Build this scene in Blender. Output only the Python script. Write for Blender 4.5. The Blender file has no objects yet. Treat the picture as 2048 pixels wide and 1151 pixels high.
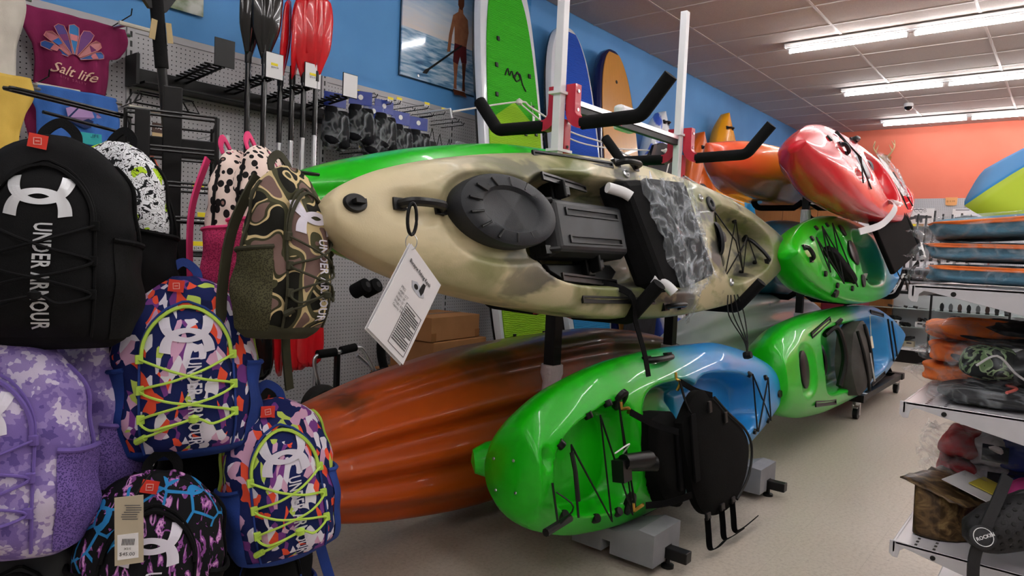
import bpy, bmesh, math, random
import numpy as np
from math import *
from mathutils import Vector, Matrix
random.seed(7)
sc = bpy.context.scene
COL = sc.collection
# ------------------------------------------------------------------ camera
YAW, PITCH, ROLL, CAMH = radians(39.312), radians(-3.125), radians(2.517), 1.25
fw = Vector((cos(YAW)*cos(PITCH), sin(YAW)*cos(PITCH), sin(PITCH)))
rt = Vector((sin(YAW), -cos(YAW), 0)); up = rt.cross(fw)
r2 = rt*cos(ROLL)+up*sin(ROLL); u2 = -rt*sin(ROLL)+up*cos(ROLL)
cd = bpy.data.cameras.new('camera'); cam = bpy.data.objects.new('camera', cd); COL.objects.link(cam)
cam.matrix_world = Matrix(((r2.x,u2.x,-fw.x,0),(r2.y,u2.y,-fw.y,0),(r2.z,u2.z,-fw.z,CAMH),(0,0,0,1)))
cd.sensor_width = 36; cd.lens = 1376.4/2048*36; cd.clip_start = .05; cd.clip_end = 60
sc.camera = cam
# ------------------------------------------------------------------ world + exposure
w = bpy.data.worlds.new('world'); sc.world = w; w.use_nodes = True
w.node_tree.nodes['Background'].inputs[0].default_value = (.8, .85, .9, 1)
w.node_tree.nodes['Background'].inputs[1].default_value = .02
vs = sc.view_settings
vs.view_transform = 'Standard'; vs.look = 'None'; vs.gamma = 1; vs.use_curve_mapping = False
vs.exposure = 0.9
TUBE = 26.0     # radiance of the fluorescent tubes
# ------------------------------------------------------------------ helpers
def lin(h):
    h = h.lstrip('#'); c = [int(h[i:i+2], 16)/255 for i in (0, 2, 4)]
    return tuple([(x/12.92 if x <= .04045 else ((x+.055)/1.055)**2.4) for x in c]+[1])
class NT:
    def __init__(s, name):
        s.m = bpy.data.materials.new(name); s.m.use_nodes = True; s.t = s.m.node_tree
        s.b = s.t.nodes['Principled BSDF']
    def n(s, typ, **kw):
        o = s.t.nodes.new(typ)
        for k, v in kw.items():
            if k[0].isupper() or k.isdigit(): s.put(o.inputs[int(k) if k.isdigit() else k.replace('_', ' ')], v)
            else: setattr(o, k, v)
        return o
    def put(s, inp, v):
        if isinstance(v, bpy.types.NodeSocket): s.t.links.new(v, inp)
        elif isinstance(v, bpy.types.Node): s.t.links.new(v.outputs[0], inp)
        else:
            if isinstance(v, str): v = lin(v)
            inp.default_value = v
    def obj(s): return s.n('ShaderNodeTexCoord').outputs['Object']
    def sep(s, v=None): return s.n('ShaderNodeSeparateXYZ', **{'0': v or s.obj()}).outputs
    def math(s, op, a, b=0.0, c=0.0):
        o = s.n('ShaderNodeMath', operation=op); s.put(o.inputs[0], a); s.put(o.inputs[1], b); s.put(o.inputs[2], c); return o.outputs[0]
    def noise(s, sc_, det=3, vec=None, rough=.5, dist=0):
        o = s.n('ShaderNodeTexNoise', Scale=sc_, Detail=det, Roughness=rough, Distortion=dist); s.put(o.inputs['Vector'], vec or s.obj()); return o.outputs[0]
    def map(s, scale=(1,1,1), rot=(0,0,0), loc=(0,0,0), vec=None):
        return s.n('ShaderNodeMapping', Vector=vec or s.obj(), Scale=scale, Rotation=rot, Location=loc).outputs[0]
    def ramp(s, f, stops, const=False):
        o = s.n('ShaderNodeValToRGB'); s.put(o.inputs[0], f); e = o.color_ramp
        e.interpolation = 'CONSTANT' if const else 'LINEAR'
        while len(e.elements) < len(stops): e.elements.new(.5)
        for q, (p, c) in zip(e.elements, stops): q.position = p; q.color = lin(c) if isinstance(c, str) else c
        return o.outputs[0]
    def mix(s, f, a, b):
        o = s.n('ShaderNodeMix', data_type='RGBA'); s.put(o.inputs[0], f); s.put(o.inputs[6], a); s.put(o.inputs[7], b); return o.outputs[2]
    def col(s, c): s.put(s.b.inputs['Base Color'], c); return s
    def set(s, rough=.5, metal=0, spec=.5, coat=0, trans=0, alpha=1, ior=1.45):
        for k, v in (('Roughness', rough), ('Metallic', metal), ('Specular IOR Level', spec), ('Coat Weight', coat), ('Transmission Weight', trans), ('Alpha', alpha), ('IOR', ior)): s.put(s.b.inputs[k], v)
        return s
    def bump(s, h, st=.3, d=.01):
        s.put(s.b.inputs['Normal'], s.n('ShaderNodeBump', Strength=st, Distance=d, Height=h)); return s
MATS = {}
def M(name, c='#808080', c2=None, rough=.5, metal=0, spec=.5, coat=0, scale=12, bump=None, trans=0, alpha=1, ior=1.45):
    """plain procedural material: two tones mixed by noise, optional fine bump"""
    if name in MATS: return MATS[name]
    t = NT(name); t.set(rough, metal, spec, coat, trans, alpha, ior)
    if c2: t.col(t.mix(t.ramp(t.noise(scale, 4), [(.35, (0,0,0,1)), (.65, (1,1,1,1))]), c, c2))
    else: t.put(t.b.inputs['Base Color'], c)
    if bump: t.bump(t.noise(bump[0], 3), bump[1], bump[2] if len(bump) > 2 else .004)
    MATS[name] = t.m; return t.m
class MB:
    """collects simple shapes; build() links them as ONE mesh object"""
    def __init__(s): s.v = []; s.f = []; s.cut = []
    def add(s, v, f):
        o = len(s.v); s.cut.append((len(s.v), len(s.f))); s.v += [tuple(p) for p in v]; s.f += [tuple(i+o for i in q) for q in f]; return s
    def box(s, c, d, R=None, taper=1.0, tz=None):
        x, y, z = d[0]/2, d[1]/2, d[2]/2; vs_ = []
        for k in (-1, 1):
            q = taper if k > 0 else 1
            for i, j in ((-1,-1), (1,-1), (1,1), (-1,1)):
                p = Vector((i*x*q, j*y*q, k*z)); p = R @ p if R else p; vs_.append(p+Vector(c))
        return s.add(vs_, [(3,2,1,0), (4,5,6,7), (0,1,5,4), (1,2,6,5), (2,3,7,6), (3,0,4,7)])
    def bx(s, x0, x1, y0, y1, z0, z1): return s.box(((x0+x1)/2, (y0+y1)/2, (z0+z1)/2), (x1-x0, y1-y0, z1-z0))
    def tube(s, pts, r, n=8, cap=True, flat=None, up0=None, closed=False):
        """sweep; flat=(w,h) gives a rectangular strap section; r may be a list"""
        P = [Vector(p) for p in pts]; m = len(P); rings = []; prev = None
        for i, p in enumerate(P):
            a = P[(i-1) % m] if (closed or i) else p; b = P[(i+1) % m] if (closed or i < m-1) else p
            t = (b-a)
            t = t.normalized() if t.length > 1e-9 else Vector((0,0,1))
            if prev is None:
                h = Vector(up0) if up0 else (Vector((0,0,1)) if abs(t.z) < .9 else Vector((1,0,0)))
                prev = (h-t*h.dot(t)).normalized()
            else:
                q = prev-t*prev.dot(t); prev = q.normalized() if q.length > 1e-6 else prev
            sd = t.cross(prev); rr = r[i] if isinstance(r, (list, tuple)) else r
            if flat:
                w_, h_ = flat[0]/2, flat[1]/2
                rings.append([p+sd*x*w_+prev*y*h_ for x, y in ((-1,-1), (1,-1), (1,1), (-1,1))])
            else: rings.append([p+(sd*cos(2*pi*k/n)+prev*sin(2*pi*k/n))*rr for k in range(n)])
        n = len(rings[0]); vs_ = [p for q in rings for p in q]; fs = []
        for i in range(m if closed else m-1):
            j = (i+1) % m
            for k in range(n): fs.append((i*n+k, i*n+(k+1) % n, j*n+(k+1) % n, j*n+k))
        if cap and not closed: fs += [tuple(range(n-1, -1, -1)), tuple((m-1)*n+k for k in range(n))]
        return s.add(vs_, fs)
    def lathe(s, prof, n=20, c=(0,0,0), ax=(0,0,1), sx=1.0, sy=1.0):
        """prof = [(r,h)...] about axis ax at c"""
        z = Vector(ax).normalized(); x = z.orthogonal().normalized() if abs(z.z) < .999 else Vector((1,0,0)); y = z.cross(x); c = Vector(c)
        vs_ = [c+(x*cos(2*pi*k/n)*sx+y*sin(2*pi*k/n)*sy)*r+z*h for r, h in prof for k in range(n)]; fs = []
        for i in range(len(prof)-1):
            for k in range(n): fs.append((i*n+k, i*n+(k+1) % n, (i+1)*n+(k+1) % n, (i+1)*n+k))
        fs += [tuple(range(n-1, -1, -1)), tuple((len(prof)-1)*n+k for k in range(n))]
        return s.add(vs_, fs)
    def prism(s, poly, fn, d):
        """extrude 2D poly: fn(u,v,w)->3D with w in (0,d)"""
        n = len(poly); vs_ = [fn(u, v, 0) for u, v in poly]+[fn(u, v, d) for u, v in poly]
        fs = [tuple(range(n-1, -1, -1)), tuple(range(n, 2*n))]+[(k, (k+1) % n, n+(k+1) % n, n+k) for k in range(n)]
        return s.add(vs_, fs)
    def grid(s, rows, closeu=False, flip=False):
        nu, nv = len(rows), len(rows[0]); o = [p for q in rows for p in q]; fs = []
        for i in range(nu-1):
            for j in range(nv-1 if not closeu else nv):
                q = (i*nv+j, i*nv+(j+1) % nv, (i+1)*nv+(j+1) % nv, (i+1)*nv+j); fs.append(q[::-1] if flip else q)
        return s.add(o, fs)
    def build(s, name, mat, parent=None, smooth=False, bevel=0, sub=0, solid=0, fix=True, split=False):
        if split and len(s.cut) > 1:
            c = s.cut+[(len(s.v), len(s.f))]; first = None
            for (a, fa), (b_, fb) in zip(c, c[1:]):
                m = MB(); m.add(s.v[a:b_], [tuple(i-a for i in q) for q in s.f[fa:fb]]); o = m.build(name, mat, parent, smooth, bevel, sub, solid, fix); first = first or o
            return first
        me = bpy.data.meshes.new(name); me.from_pydata(s.v, [], s.f)
        if fix:
            b = bmesh.new(); b.from_mesh(me); bmesh.ops.recalc_face_normals(b, faces=b.faces); b.to_mesh(me); b.free()
        if mat: me.materials.append(mat)
        if smooth:
            me.polygons.foreach_set('use_smooth', [True]*len(me.polygons))
            if smooth != 2 and hasattr(me, 'set_sharp_from_angle'): me.set_sharp_from_angle(angle=radians(42))
        o = bpy.data.objects.new(name, me); COL.objects.link(o); o.parent = parent
        if solid: md = o.modifiers.new('solid', 'SOLIDIFY'); md.thickness = solid; md.offset = 0
        if bevel: md = o.modifiers.new('bevel', 'BEVEL'); md.width = bevel; md.segments = 2; md.limit_method = 'ANGLE'; md.angle_limit = radians(40)
        if sub: md = o.modifiers.new('sub', 'SUBSURF'); md.levels = sub; md.render_levels = sub
        return o
def tag(o, label=None, cat=None, group=None, kind=None):
    for k, v in (('label', label), ('category', cat), ('group', group), ('kind', kind)):
        if v: o[k] = v
    return o
def thing(name, label, cat, loc=(0,0,0), rz=0, group=None, mat=None):
    o = bpy.data.objects.new(name, None); COL.objects.link(o); o.empty_display_size = .1
    if mat is not None: o.matrix_world = mat
    else: o.location = loc; o.rotation_euler = (0, 0, rz)
    return tag(o, label, cat, group)
def part(parent, name, mat, fn, **kw):
    b = MB(); fn(b); return b.build(name, mat, parent, **kw)
def copy_tree(o, parent=None):
    c = o.copy(); COL.objects.link(c); c.parent = parent
    for ch in list(o.children): copy_tree(ch, c)
    return c
def struct(o): o['kind'] = 'structure'; return o
def arc(c, r, a0, a1, n, f): return [f(c[0]+r*cos(radians(a0+(a1-a0)*i/n)), c[1]+r*sin(radians(a0+(a1-a0)*i/n))) for i in range(n+1)]
def crv(ctl, t):
    """monotone cubic through control points"""
    xs = [c[0] for c in ctl]; ys = [c[1] for c in ctl]
    if t <= xs[0]: return ys[0]
    if t >= xs[-1]: return ys[-1]
    d = [(ys[i+1]-ys[i])/(xs[i+1]-xs[i]) for i in range(len(xs)-1)]
    m = [d[0]]+[0 if d[i-1]*d[i] <= 0 else 2*d[i-1]*d[i]/(d[i-1]+d[i]) for i in range(1, len(d))]+[d[-1]]
    i = max(k for k in range(len(xs)-1) if xs[k] <= t); h = xs[i+1]-xs[i]; u = (t-xs[i])/h
    return (2*u**3-3*u*u+1)*ys[i]+(u**3-2*u*u+u)*h*m[i]+(-2*u**3+3*u*u)*ys[i+1]+(u**3-u*u)*h*m[i+1]
def smooth_path(P, n=6):
    P = [Vector(p) for p in P]; out = []
    for i in range(len(P)-1):
        a, b, c, d = P[max(i-1, 0)], P[i], P[i+1], P[min(i+2, len(P)-1)]
        for k in range(n):
            t = k/n; out.append(.5*((2*b)+(c-a)*t+(2*a-5*b+4*c-d)*t*t+(3*b-a-3*c+d)*t**3))
    return out+[P[-1]]
def text_mesh(txt, size=1.0, bold=0.0, spacing=1.0, shear=0.0, ext=0.0, align='LEFT'):
    """verts (u,v,w), faces of a text"""
    c = bpy.data.curves.new('text', 'FONT'); c.body = txt; c.size = size; c.space_character = spacing; c.shear = shear; c.offset = bold; c.extrude = ext; c.align_x = align; c.resolution_u = 2; c.fill_mode = 'BOTH'
    o = bpy.data.objects.new('text', c); COL.objects.link(o)
    dg = bpy.context.evaluated_depsgraph_get(); dg.update(); me = bpy.data.meshes.new_from_object(o.evaluated_get(dg))
    v = [tuple(x.co) for x in me.vertices]; f = [tuple(p.vertices) for p in me.polygons]
    bpy.data.objects.remove(o); bpy.data.curves.remove(c); bpy.data.meshes.remove(me)
    return v, f
def lettering(parent, name, txt, mat, fn, **kw):
    v, f = text_mesh(txt, **kw); b = MB(); b.add([fn(p[0], p[1]) for p in v], f); return b.build(name, mat, parent, fix=False)
# ------------------------------------------------------------------ common materials
BLK = M('black_metal', '#070708', '#0c0c0e', rough=.45, spec=.4, scale=30)
FOAM = M('black_foam', '#0a0a0b', '#0f0f11', rough=.85, spec=.25, bump=(220, .3))
PLB = M('black_plastic', '#08090a', '#0e0f11', rough=.38, spec=.4)
GREYP = M('dark_grey_plastic', '#1d1f24', '#24272c', rough=.5, spec=.35, bump=(300, .15))
WHT = M('white_paint', '#e8e8ea', rough=.4)
PAPER = M('white_paper', '#e9e8ea', rough=.55)
STEEL = M('steel', '#c6c8cc', rough=.28, metal=1)
ALU = M('aluminium', '#d6d8dc', rough=.33, metal=1)
CORD = M('black_cord', '#080808', rough=.7)
WEB = M('black_webbing', '#060607', '#09090b', rough=.9, spec=.15, bump=(400, .3))
INK = M('black_ink', '#060606', rough=.6)
YEL = M('yellow_label', '#f0dc2a', rough=.6)
# ------------------------------------------------------------------ the room
def mat_peg(name, axes, c='#bdbcc0', pitch=.0254):
    t = NT(name); s = t.sep(); d = []
    for a in axes:
        q = t.math('SUBTRACT', t.math('FRACT', t.math('DIVIDE', s[a], pitch)), .5); d.append(t.math('MULTIPLY', q, q))
    r = t.math('SQRT', t.math('ADD', d[0], d[1])); hole = t.math('LESS_THAN', r, .135)
    t.set(rough=.45); t.col(t.mix(hole, t.mix(t.noise(3, 2), c, '#b2b1b5'), '#0d0d0f')); t.bump(t.math('SUBTRACT', 1, hole), .4, .004); return t.m
PEG = mat_peg('pegboard', (0, 2)); PEGB = mat_peg('pegboard_far', (1, 2), '#c9ccd2')
def mat_floor():
    t = NT('vinyl_floor'); sp = t.sep()
    base = t.mix(t.noise(1.1, 5), '#b5ab9e', '#c2b9ac'); spk = t.ramp(t.noise(60, 6, rough=.75), [(.38, '#9c9184'), (.5, '#c0b7aa'), (.66, '#cfc7bb')])
    c = t.mix(.45, base, spk)
    ln = None
    for a in (0, 1):
        q = t.math('LESS_THAN', t.math('FRACT', t.math('DIVIDE', sp[a], .3048)), .006); ln = q if ln is None else t.math('MAXIMUM', ln, q)
    c = t.mix(t.math('MULTIPLY', ln, .35), c, '#8b8175')
    dirt = t.ramp(t.noise(23, 2), [(.70, (0,0,0,1)), (.76, (1,1,1,1))]); c = t.mix(t.math('MULTIPLY', dirt, .35), c, '#6d6459')
    t.col(c).set(rough=.38, spec=.45); return t.m
XB, YW, ZC = 13.3, 4.04, 3.61
XF, YR = -4.5, -6.5
fl = struct(MB().bx(XF, XB, YR, YW, -.05, 0).build('floor', mat_floor()))
BLUEW = M('blue_wall_paint', '#5a9ddb', '#5396d5', rough=.62, scale=2, bump=(120, .1))
ORW = M('orange_wall_paint', '#d9735a', '#d46d54', rough=.6, scale=2, bump=(120, .1))
GRYW = M('grey_wall_paint', '#b5b0aa', '#aca79f', rough=.7, scale=2)
struct(MB().bx(XF, XB, YW, YW+.1, 0, ZC+.3).build('wall_left', BLUEW))
struct(MB().bx(XB, XB+.1, YR, YW+.1, 0, ZC+.3).build('wall_back', ORW))
struct(MB().bx(XF, XB, YR-.1, YR, 0, ZC+.3).build('wall_right', GRYW))
struct(MB().bx(XF-.1, XF, YR-.1, YW+.1, 0, ZC+.3).build('wall_front', GRYW))
struct(MB().bx(XF, XB, YW-.012, YW-.001, 0, .1).build('baseboard_left', M('vinyl_base', '#2b2a2a', rough=.6)))
struct(MB().bx(XB-.012, XB-.001, YR, YW-.02, 0, .1).build('baseboard_back', MATS['vinyl_base']))
# ceiling: slab above, hanging grid, tiles as single pieces (only those the camera can see one by one)
ceil = struct(MB().bx(XF, XB, YR, YW, ZC+.06, ZC+.16).build('ceiling', M('ceiling_slab', '#77736f', rough=.9)))
TILE = M('ceiling_tile', '#c2b9b4', '#b8afaa', rough=.9, scale=90, bump=(160, .5, .003))
gx = [5.48+.604*i for i in range(-17, 14)]; gx = [x for x in gx if XF < x < XB]+[XB]; gx = [XF]+gx
gy = [YW, 3.24, 2.04, .85, -.35, -1.55, -2.75, -3.95, -5.15, YR]
TB = M('ceiling_grid_bar', '#c2bbb7', rough=.5)
def bars(b):
    for x in gx[1:-1]: b.bx(x-.012, x+.012, YR, YW, ZC-.004, ZC+.02)
    for y in gy[1:-1]: b.bx(XF, XB, y-.012, y+.012, ZC-.0045, ZC+.02)
part(ceil, 'ceiling_grid', TB, bars)
tmesh = {}
far = MB(); nt = 0
for i in range(len(gx)-1):
    for j in range(len(gy)-1):
        w_, d_ = gx[i+1]-gx[i]-.012, gy[j]-gy[j+1]-.012; c = ((gx[i]+gx[i+1])/2, (gy[j]+gy[j+1])/2, ZC+.008)
        if gx[i] > 3 and gy[j] > -2:
            k = (round(w_, 3), round(d_, 3))
            if k not in tmesh: tmesh[k] = MB().box((0,0,0), (w_, d_, .014)).build('ceiling_tile', TILE, ceil); o = tmesh[k]
            else: o = tmesh[k].copy(); COL.objects.link(o); o.parent = ceil
            o.location = (c[0], c[1], c[2]+random.uniform(-.001, .001))
        else: far.box(c, (w_, d_, .014))
o = far.build('ceiling_tile_field', TILE, ceil); o['kind'] = 'stuff'
# fluorescent strip fixtures: rows across the room; two tubes end to end per fixture
GLOW = NT('tube_glow'); GLOW.col('#ffffff'); GLOW.put(GLOW.b.inputs['Emission Color'], (1, .97, .96, 1)); GLOW.put(GLOW.b.inputs['Emission Strength'], TUBE); GLOW = GLOW.m
FIXW = M('fixture_white', '#dcdadb', rough=.35)
def fixture(x, y1, label):
    t = thing('strip_light', label, 'ceiling light', (x, y1-1.2, ZC-.004), group='fluorescent strip lights on the ceiling')
    def body(b):
        b.bx(-.055, .055, -1.2, 1.2, -.035, 0); b.bx(-.02, .02, -1.2, 1.2, -.05, -.035)
        b.bx(-.075, .075, -1.2, -1.19, -.045, 0); b.bx(-.075, .075, 1.19, 1.2, -.045, 0)
    part(t, 'housing', FIXW, body)
    part(t, 'reflector', FIXW, lambda b: b.prism([(-.06,-.03), (.06,-.03), (.1,-.012), (.1,-.008), (-.1,-.008), (-.1,-.012)], lambda u, v, w_: (u, w_-1.19, v), 2.38))
    for y0, y2 in ((-1.16, -.035), (.035, 1.16)):
        part(t, 'tube', GLOW, lambda b: b.tube([(0, y0, -.07), (0, y2, -.07)], .019, 8), smooth=True)
        part(t, 'lamp_holder', FIXW, lambda b: (b.bx(-.02, .02, y0-.012, y0, -.092, -.04), b.bx(-.02, .02, y2, y2+.012, -.092, -.04)), split=True)
    return t
names = {7.74: 'nearest', 10.05: 'middle', 12.45: 'farthest'}
for x in (7.74, 10.05, 12.45):
    for k, y in enumerate((2.62, .2, -2.22, -4.64+.6)):
        if k == 3: continue
        fixture(x, y, '%s row of white fluorescent strip lights, %s fixture of the row' % (names[x], ('left end', 'second', 'third')[k]))
for x in (-1.7, .65, 3.0, 5.36):
    for k, y in enumerate((2.62, .2, -2.22)):
        fixture(x, y, 'strip light outside the view, %s row before the visible ones, %s from the blue wall' % ({5.36: 'first', 3.0: 'second', .65: 'third', -1.7: 'fourth'}[x], ('first', 'second', 'third')[k]))
# security camera
t = thing('security_camera', 'small white dome security camera hanging under the ceiling', 'camera', (11.3, 2.04, ZC-.004))
part(t, 'housing', FIXW, lambda b: b.lathe([(.055, 0), (.065, -.02), (.065, -.05)], 20), smooth=True)
part(t, 'dome', M('smoked_dome', '#0a0a0c', rough=.08), lambda b: b.lathe([(.055, -.05), (.052, -.07), (.035, -.092), (.012, -.1)], 20), smooth=True)
# ------------------------------------------------------------------ kayak builder
def sstep(x): x = np.clip(x, 0, 1); return x*x*(3-2*x)
class Kayak:
    """local frame: x towards the bow, y across, z out of the deck; origin mid-length on the widest plane"""
    def __init__(k, L, W, beam, depth, crown, wells, sheer=((-1, 0), (1, 0)), ridge=.02, nridge=3, cexp=3.0, nx=140, nt=60, nh=30, hexp=(.75, .85), xs=0.0):
        k.xs = xs
        k.L, k.W, k.beam, k.depth, k.crown, k.wells, k.sheer, k.cexp = L, W, beam, depth, crown, wells, sheer, cexp
        k.nx, k.nt, k.nh, k.ridge, k.nridge, k.hexp = nx, nt, nh, ridge, nridge, hexp
    def b(k, x): return crv(k.beam, (x-k.xs)*2/k.L)*k.W/2
    def deck(k, x, y):
        s = (x-k.xs)*2/k.L; bb = max(k.b(x), 1e-4)
        x = np.asarray(x, float); y = np.asarray(y, float)
        t = np.clip(np.abs(y)/bb, 0, 1)
        z = crv(k.sheer, s)+crv(k.crown, s)*(1-t**k.cexp)**.75
        for w_ in k.wells:
            xc, yc, rx, ry, dp = w_[:5]; n = w_[5] if len(w_) > 5 else 3; e = w_[6] if len(w_) > 6 else .25; tp = w_[7] if len(w_) > 7 else 0
            ryy = ry*max(.15, 1+tp*(float(x)-xc)/rx)
            rr = ((np.abs(x-xc)/rx)**n+(np.abs(y-yc)/ryy)**n)**(1/n)
            z = z-dp*sstep((1-rr)/e)
        return z
    def p(k, x, y, off=0): return Vector((x, y, float(k.deck(x, y))+off))
    def body(k, mat, parent, name='hull'):
        rows = []
        for i in range(k.nx+1):
            u = -1+2*i/k.nx; s = .55*u+.45*sin(pi/2*u); s = max(-.9995, min(.9995, s)); x = s*k.L/2+k.xs; bb = max(k.b(x), .004)
            tt = np.sin(np.linspace(-1, 1, k.nt+1)*pi/2)*.5+np.linspace(-1, 1, k.nt+1)*.5
            zd = k.deck(x, tt*bb); sh = crv(k.sheer, s); dp = crv(k.depth, s); row = [(x, t*bb, z) for t, z in zip(tt, zd)]
            env = k.ridge*max(0, 1-abs(s)**3)
            for j in range(1, k.nh):
                ph = pi*j/k.nh; c, sn = cos(ph), sin(ph); y = bb*(abs(c)**k.hexp[0])*(1 if c > 0 else -1)
                z = sh-dp*sn**k.hexp[1]; t = y/bb
                z -= env*cos(pi*k.nridge*t)*sn**1.5
                row.append((x, y, z))
            rows.append(row)
        b = MB(); b.grid(rows, closeu=True); n = len(rows[0])
        b.f.append(tuple(range(n))); b.f.append(tuple(range(k.nx*n, (k.nx+1)*n)))
        return b.build(name, mat, parent, smooth=2)
def kframe(c, bow, tilt, pitch=0, yaw=0):
    a = radians(tilt); z = Vector((0, -cos(a), sin(a))); x = Vector((bow, 0, 0)); y = z.cross(x)
    m = Matrix(((x.x,y.x,z.x,c[0]),(x.y,y.y,z.y,c[1]),(x.z,y.z,z.z,c[2]),(0,0,0,1)))
    m = m @ Matrix.Rotation(radians(pitch), 4, 'Z') @ Matrix.Rotation(radians(yaw), 4, 'Y'); return m
def kmat(name, stops, L, nz=.12, nsc=3.0, rough=.34, coat=.15, blot=None, axis=0, blotmask=None):
    """plastic whose pigment blends along the length, edges of the blend broken by noise"""
    t = NT(name); s = t.sep(); f = t.math('ADD', t.math('DIVIDE', s[axis], L), .5)
    n = t.noise(nsc, 4, vec=t.map(scale=(.6, 1.4, 1.4)))
    f = t.math('ADD', f, t.math('MULTIPLY', t.math('SUBTRACT', n, .5), nz)); c = t.ramp(f, stops)
    for col, sc_, lo, hi, st in (blot or []):
        q = t.ramp(t.noise(sc_, 4, vec=t.map(scale=(.55, 1, 1), loc=(sc_, lo*9, 0)), dist=.4), [(lo, (0,0,0,1)), (hi, (1,1,1,1))]); mk = t.ramp(f, blotmask) if blotmask else 1.0; c = t.mix(t.math('MULTIPLY', t.math('MULTIPLY', q, st), mk), c, col)
    t.col(c).set(rough=rough, coat=coat, spec=.45); t.bump(t.noise(180, 3), .12, .003); return t.m
# ---- fittings (all in kayak-local coordinates)
def frame_at(k, x, y, off=0):
    e = .02; p = k.p(x, y, off); tx = (k.p(x+e, y)-k.p(x-e, y)).normalized(); ty = (k.p(x, y+e)-k.p(x, y-e)).normalized(); n = tx.cross(ty).normalized()
    return p, tx, n.cross(tx), n
def disc(parent, name, mat, k, x, y, rx, ry, h=.02, off=0, n=28, prof=None, rot=0):
    p, a, b_, nn = frame_at(k, x, y, off); ca, sa = cos(radians(rot)), sin(radians(rot)); a, b_ = a*ca+b_*sa, b_*ca-a*sa
    prof = prof or [(1, -.01), (1, h*.6), (.9, h), (.0, h)]
    m = MB(); m.grid([[p+a*(rx*r*cos(2*pi*i/n))+b_*(ry*r*sin(2*pi*i/n))+nn*hh for i in range(n)] for r, hh in prof], closeu=True)
    return m.build(name, mat, parent, smooth=True)
def cords(parent, k, pts, r=.0042, off=.012, name='bungee_cord', mat=None, direct=None):
    P = [k.p(x, y, off) for x, y in pts]; m = MB(); m.tube(P, r, 6); return m.build(name, mat or CORD, parent)
def buttons(parent, k, pts, r=.014, name='eyelet', mat=None):
    for x, y in pts: disc(parent, name, mat or PLB, k, x, y, r, r, .014, n=12)
def rail(parent, k, a, b_, w=.028, h=.01, off=.0, name='gear_rail'):
    p, q = k.p(*a, off), k.p(*b_, off); n = Vector((0,0,1)); d = (q-p).normalized(); s = n.cross(d)
    def f(m):
        for o1, o2, zz in ((-1, -.45, h), (.45, 1, h), (-1, 1, h*.3)):
            c = (p+q)/2+s*(o1+o2)/2*w/2+n*zz/2
            R = Matrix((d, s, n)).transposed(); m.box(c, ((q-p).length, (o2-o1)*w/2, zz), R)
        for e in (p, q): m.box(e+n*h/2, (.008, w, h), Matrix((d, s, n)).transposed())
    return part(parent, name, PLB, f)
def khandle(parent, k, a, b_, rise=.035, r=.011, name='carry_handle', off=0.0):
    p, q = k.p(*a, off), k.p(*b_, off); n = Vector((0,0,1))
    o = part(parent, name, PLB, lambda m: (m.tube(smooth_path([p, p+(q-p)*.12+n*rise*.8, p+(q-p)*.5+n*rise, p+(q-p)*.88+n*rise*.8, q], 5), r, 8), m.box(p, (.045, .035, .022)), m.box(q, (.045, .035, .022))), smooth=True)
    part(o, 'screw', STEEL, lambda m: (m.lathe([(.006, .01), (.006, .014)], 8, p), m.lathe([(.006, .01), (.006, .014)], 8, q)))
    return o
# =================================================================== camo fishing kayak (upper near side of first rack)
CAMO = kmat('sand_camo_plastic', [(0, '#5f6048'), (.2, '#a39d7c'), (.4, '#b8ad87'), (.62, '#c2b693'), (1, '#cdbf9a')], 3.5, nz=.25, rough=.42, coat=.05,
    blot=[('#5d6a30', 4.4, .46, .56, .85), ('#36383a', 5.3, .53, .60, .9), ('#6d7440', 9.5, .55, .64, .7)], blotmask=[(.0, (1,1,1,1)), (.72, (1,1,1,1)), (.86, (.3,.3,.3,1)), (1, (0,0,0,1))])
K1 = Kayak(3.64, .725, [(-1, .10), (-.97, .22), (-.85, .48), (-.6, .78), (-.3, .94), (0, 1), (.3, .93), (.55, .77), (.75, .58), (.885, .40), (.95, .27), (.985, .17), (1, .09)],
    [(-1, .10), (-.8, .22), (-.3, .31), (.3, .32), (.75, .26), (.95, .14), (1, .06)], [(-1, .05), (-.5, .05), (.1, .06), (.6, .085), (1, .03)],
    [(.41, 0, .56, .235, .15, 3.5, .22, -.05), (-.2, .0, .22, .26, .11, 5, .2), (-1.13, .0, .42, .20, .13, 3, .25, .38), (.62, 0, .2, .11, -.06, 4, .4), (1.06, -.01, .30, .165, .03, 2.4, .2), (1.42, -.02, .16, .07, .022, 2.2, .8)],
    ridge=.015, nridge=3, cexp=4, nx=170, nt=70, xs=-.11)
kt = thing('fishing_kayak', 'sand and green camouflage fishing kayak lying on its side on the upper rack arms', 'kayak', mat=kframe((2.80, 1.53, 1.328), -1, 15))
K1.body(CAMO, kt)
h = disc(kt, 'hatch_cover', GREYP, K1, 1.07, -.025, .228, .118, .05, off=.012, n=48, prof=[(1.0, -.03), (1.03, .0), (1.03, .03), (1.0, .045), (.9, .052), (.66, .055), (.6, .048), (.56, .044), (0, .05)], rot=-3)
for i in range(14):
    a = 2*pi*i/14+.2; c = K1.p(1.07, -.025, .066); e = Vector((cos(a)*.228, sin(a)*.118, 0)); part(h, 'hatch_rib', PLB, lambda m: m.tube([c+e*.68+Vector((0,0,.001)), c+e*.92+Vector((0,0,-.003))], .004, 6))
part(h, 'hatch_latch', PLB, lambda m: (m.box(K1.p(.80, -.13, .05), (.05, .05, .02)), m.tube([K1.p(.8, -.11, .05), K1.p(.76, -.08, .05)], .008)))
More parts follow.
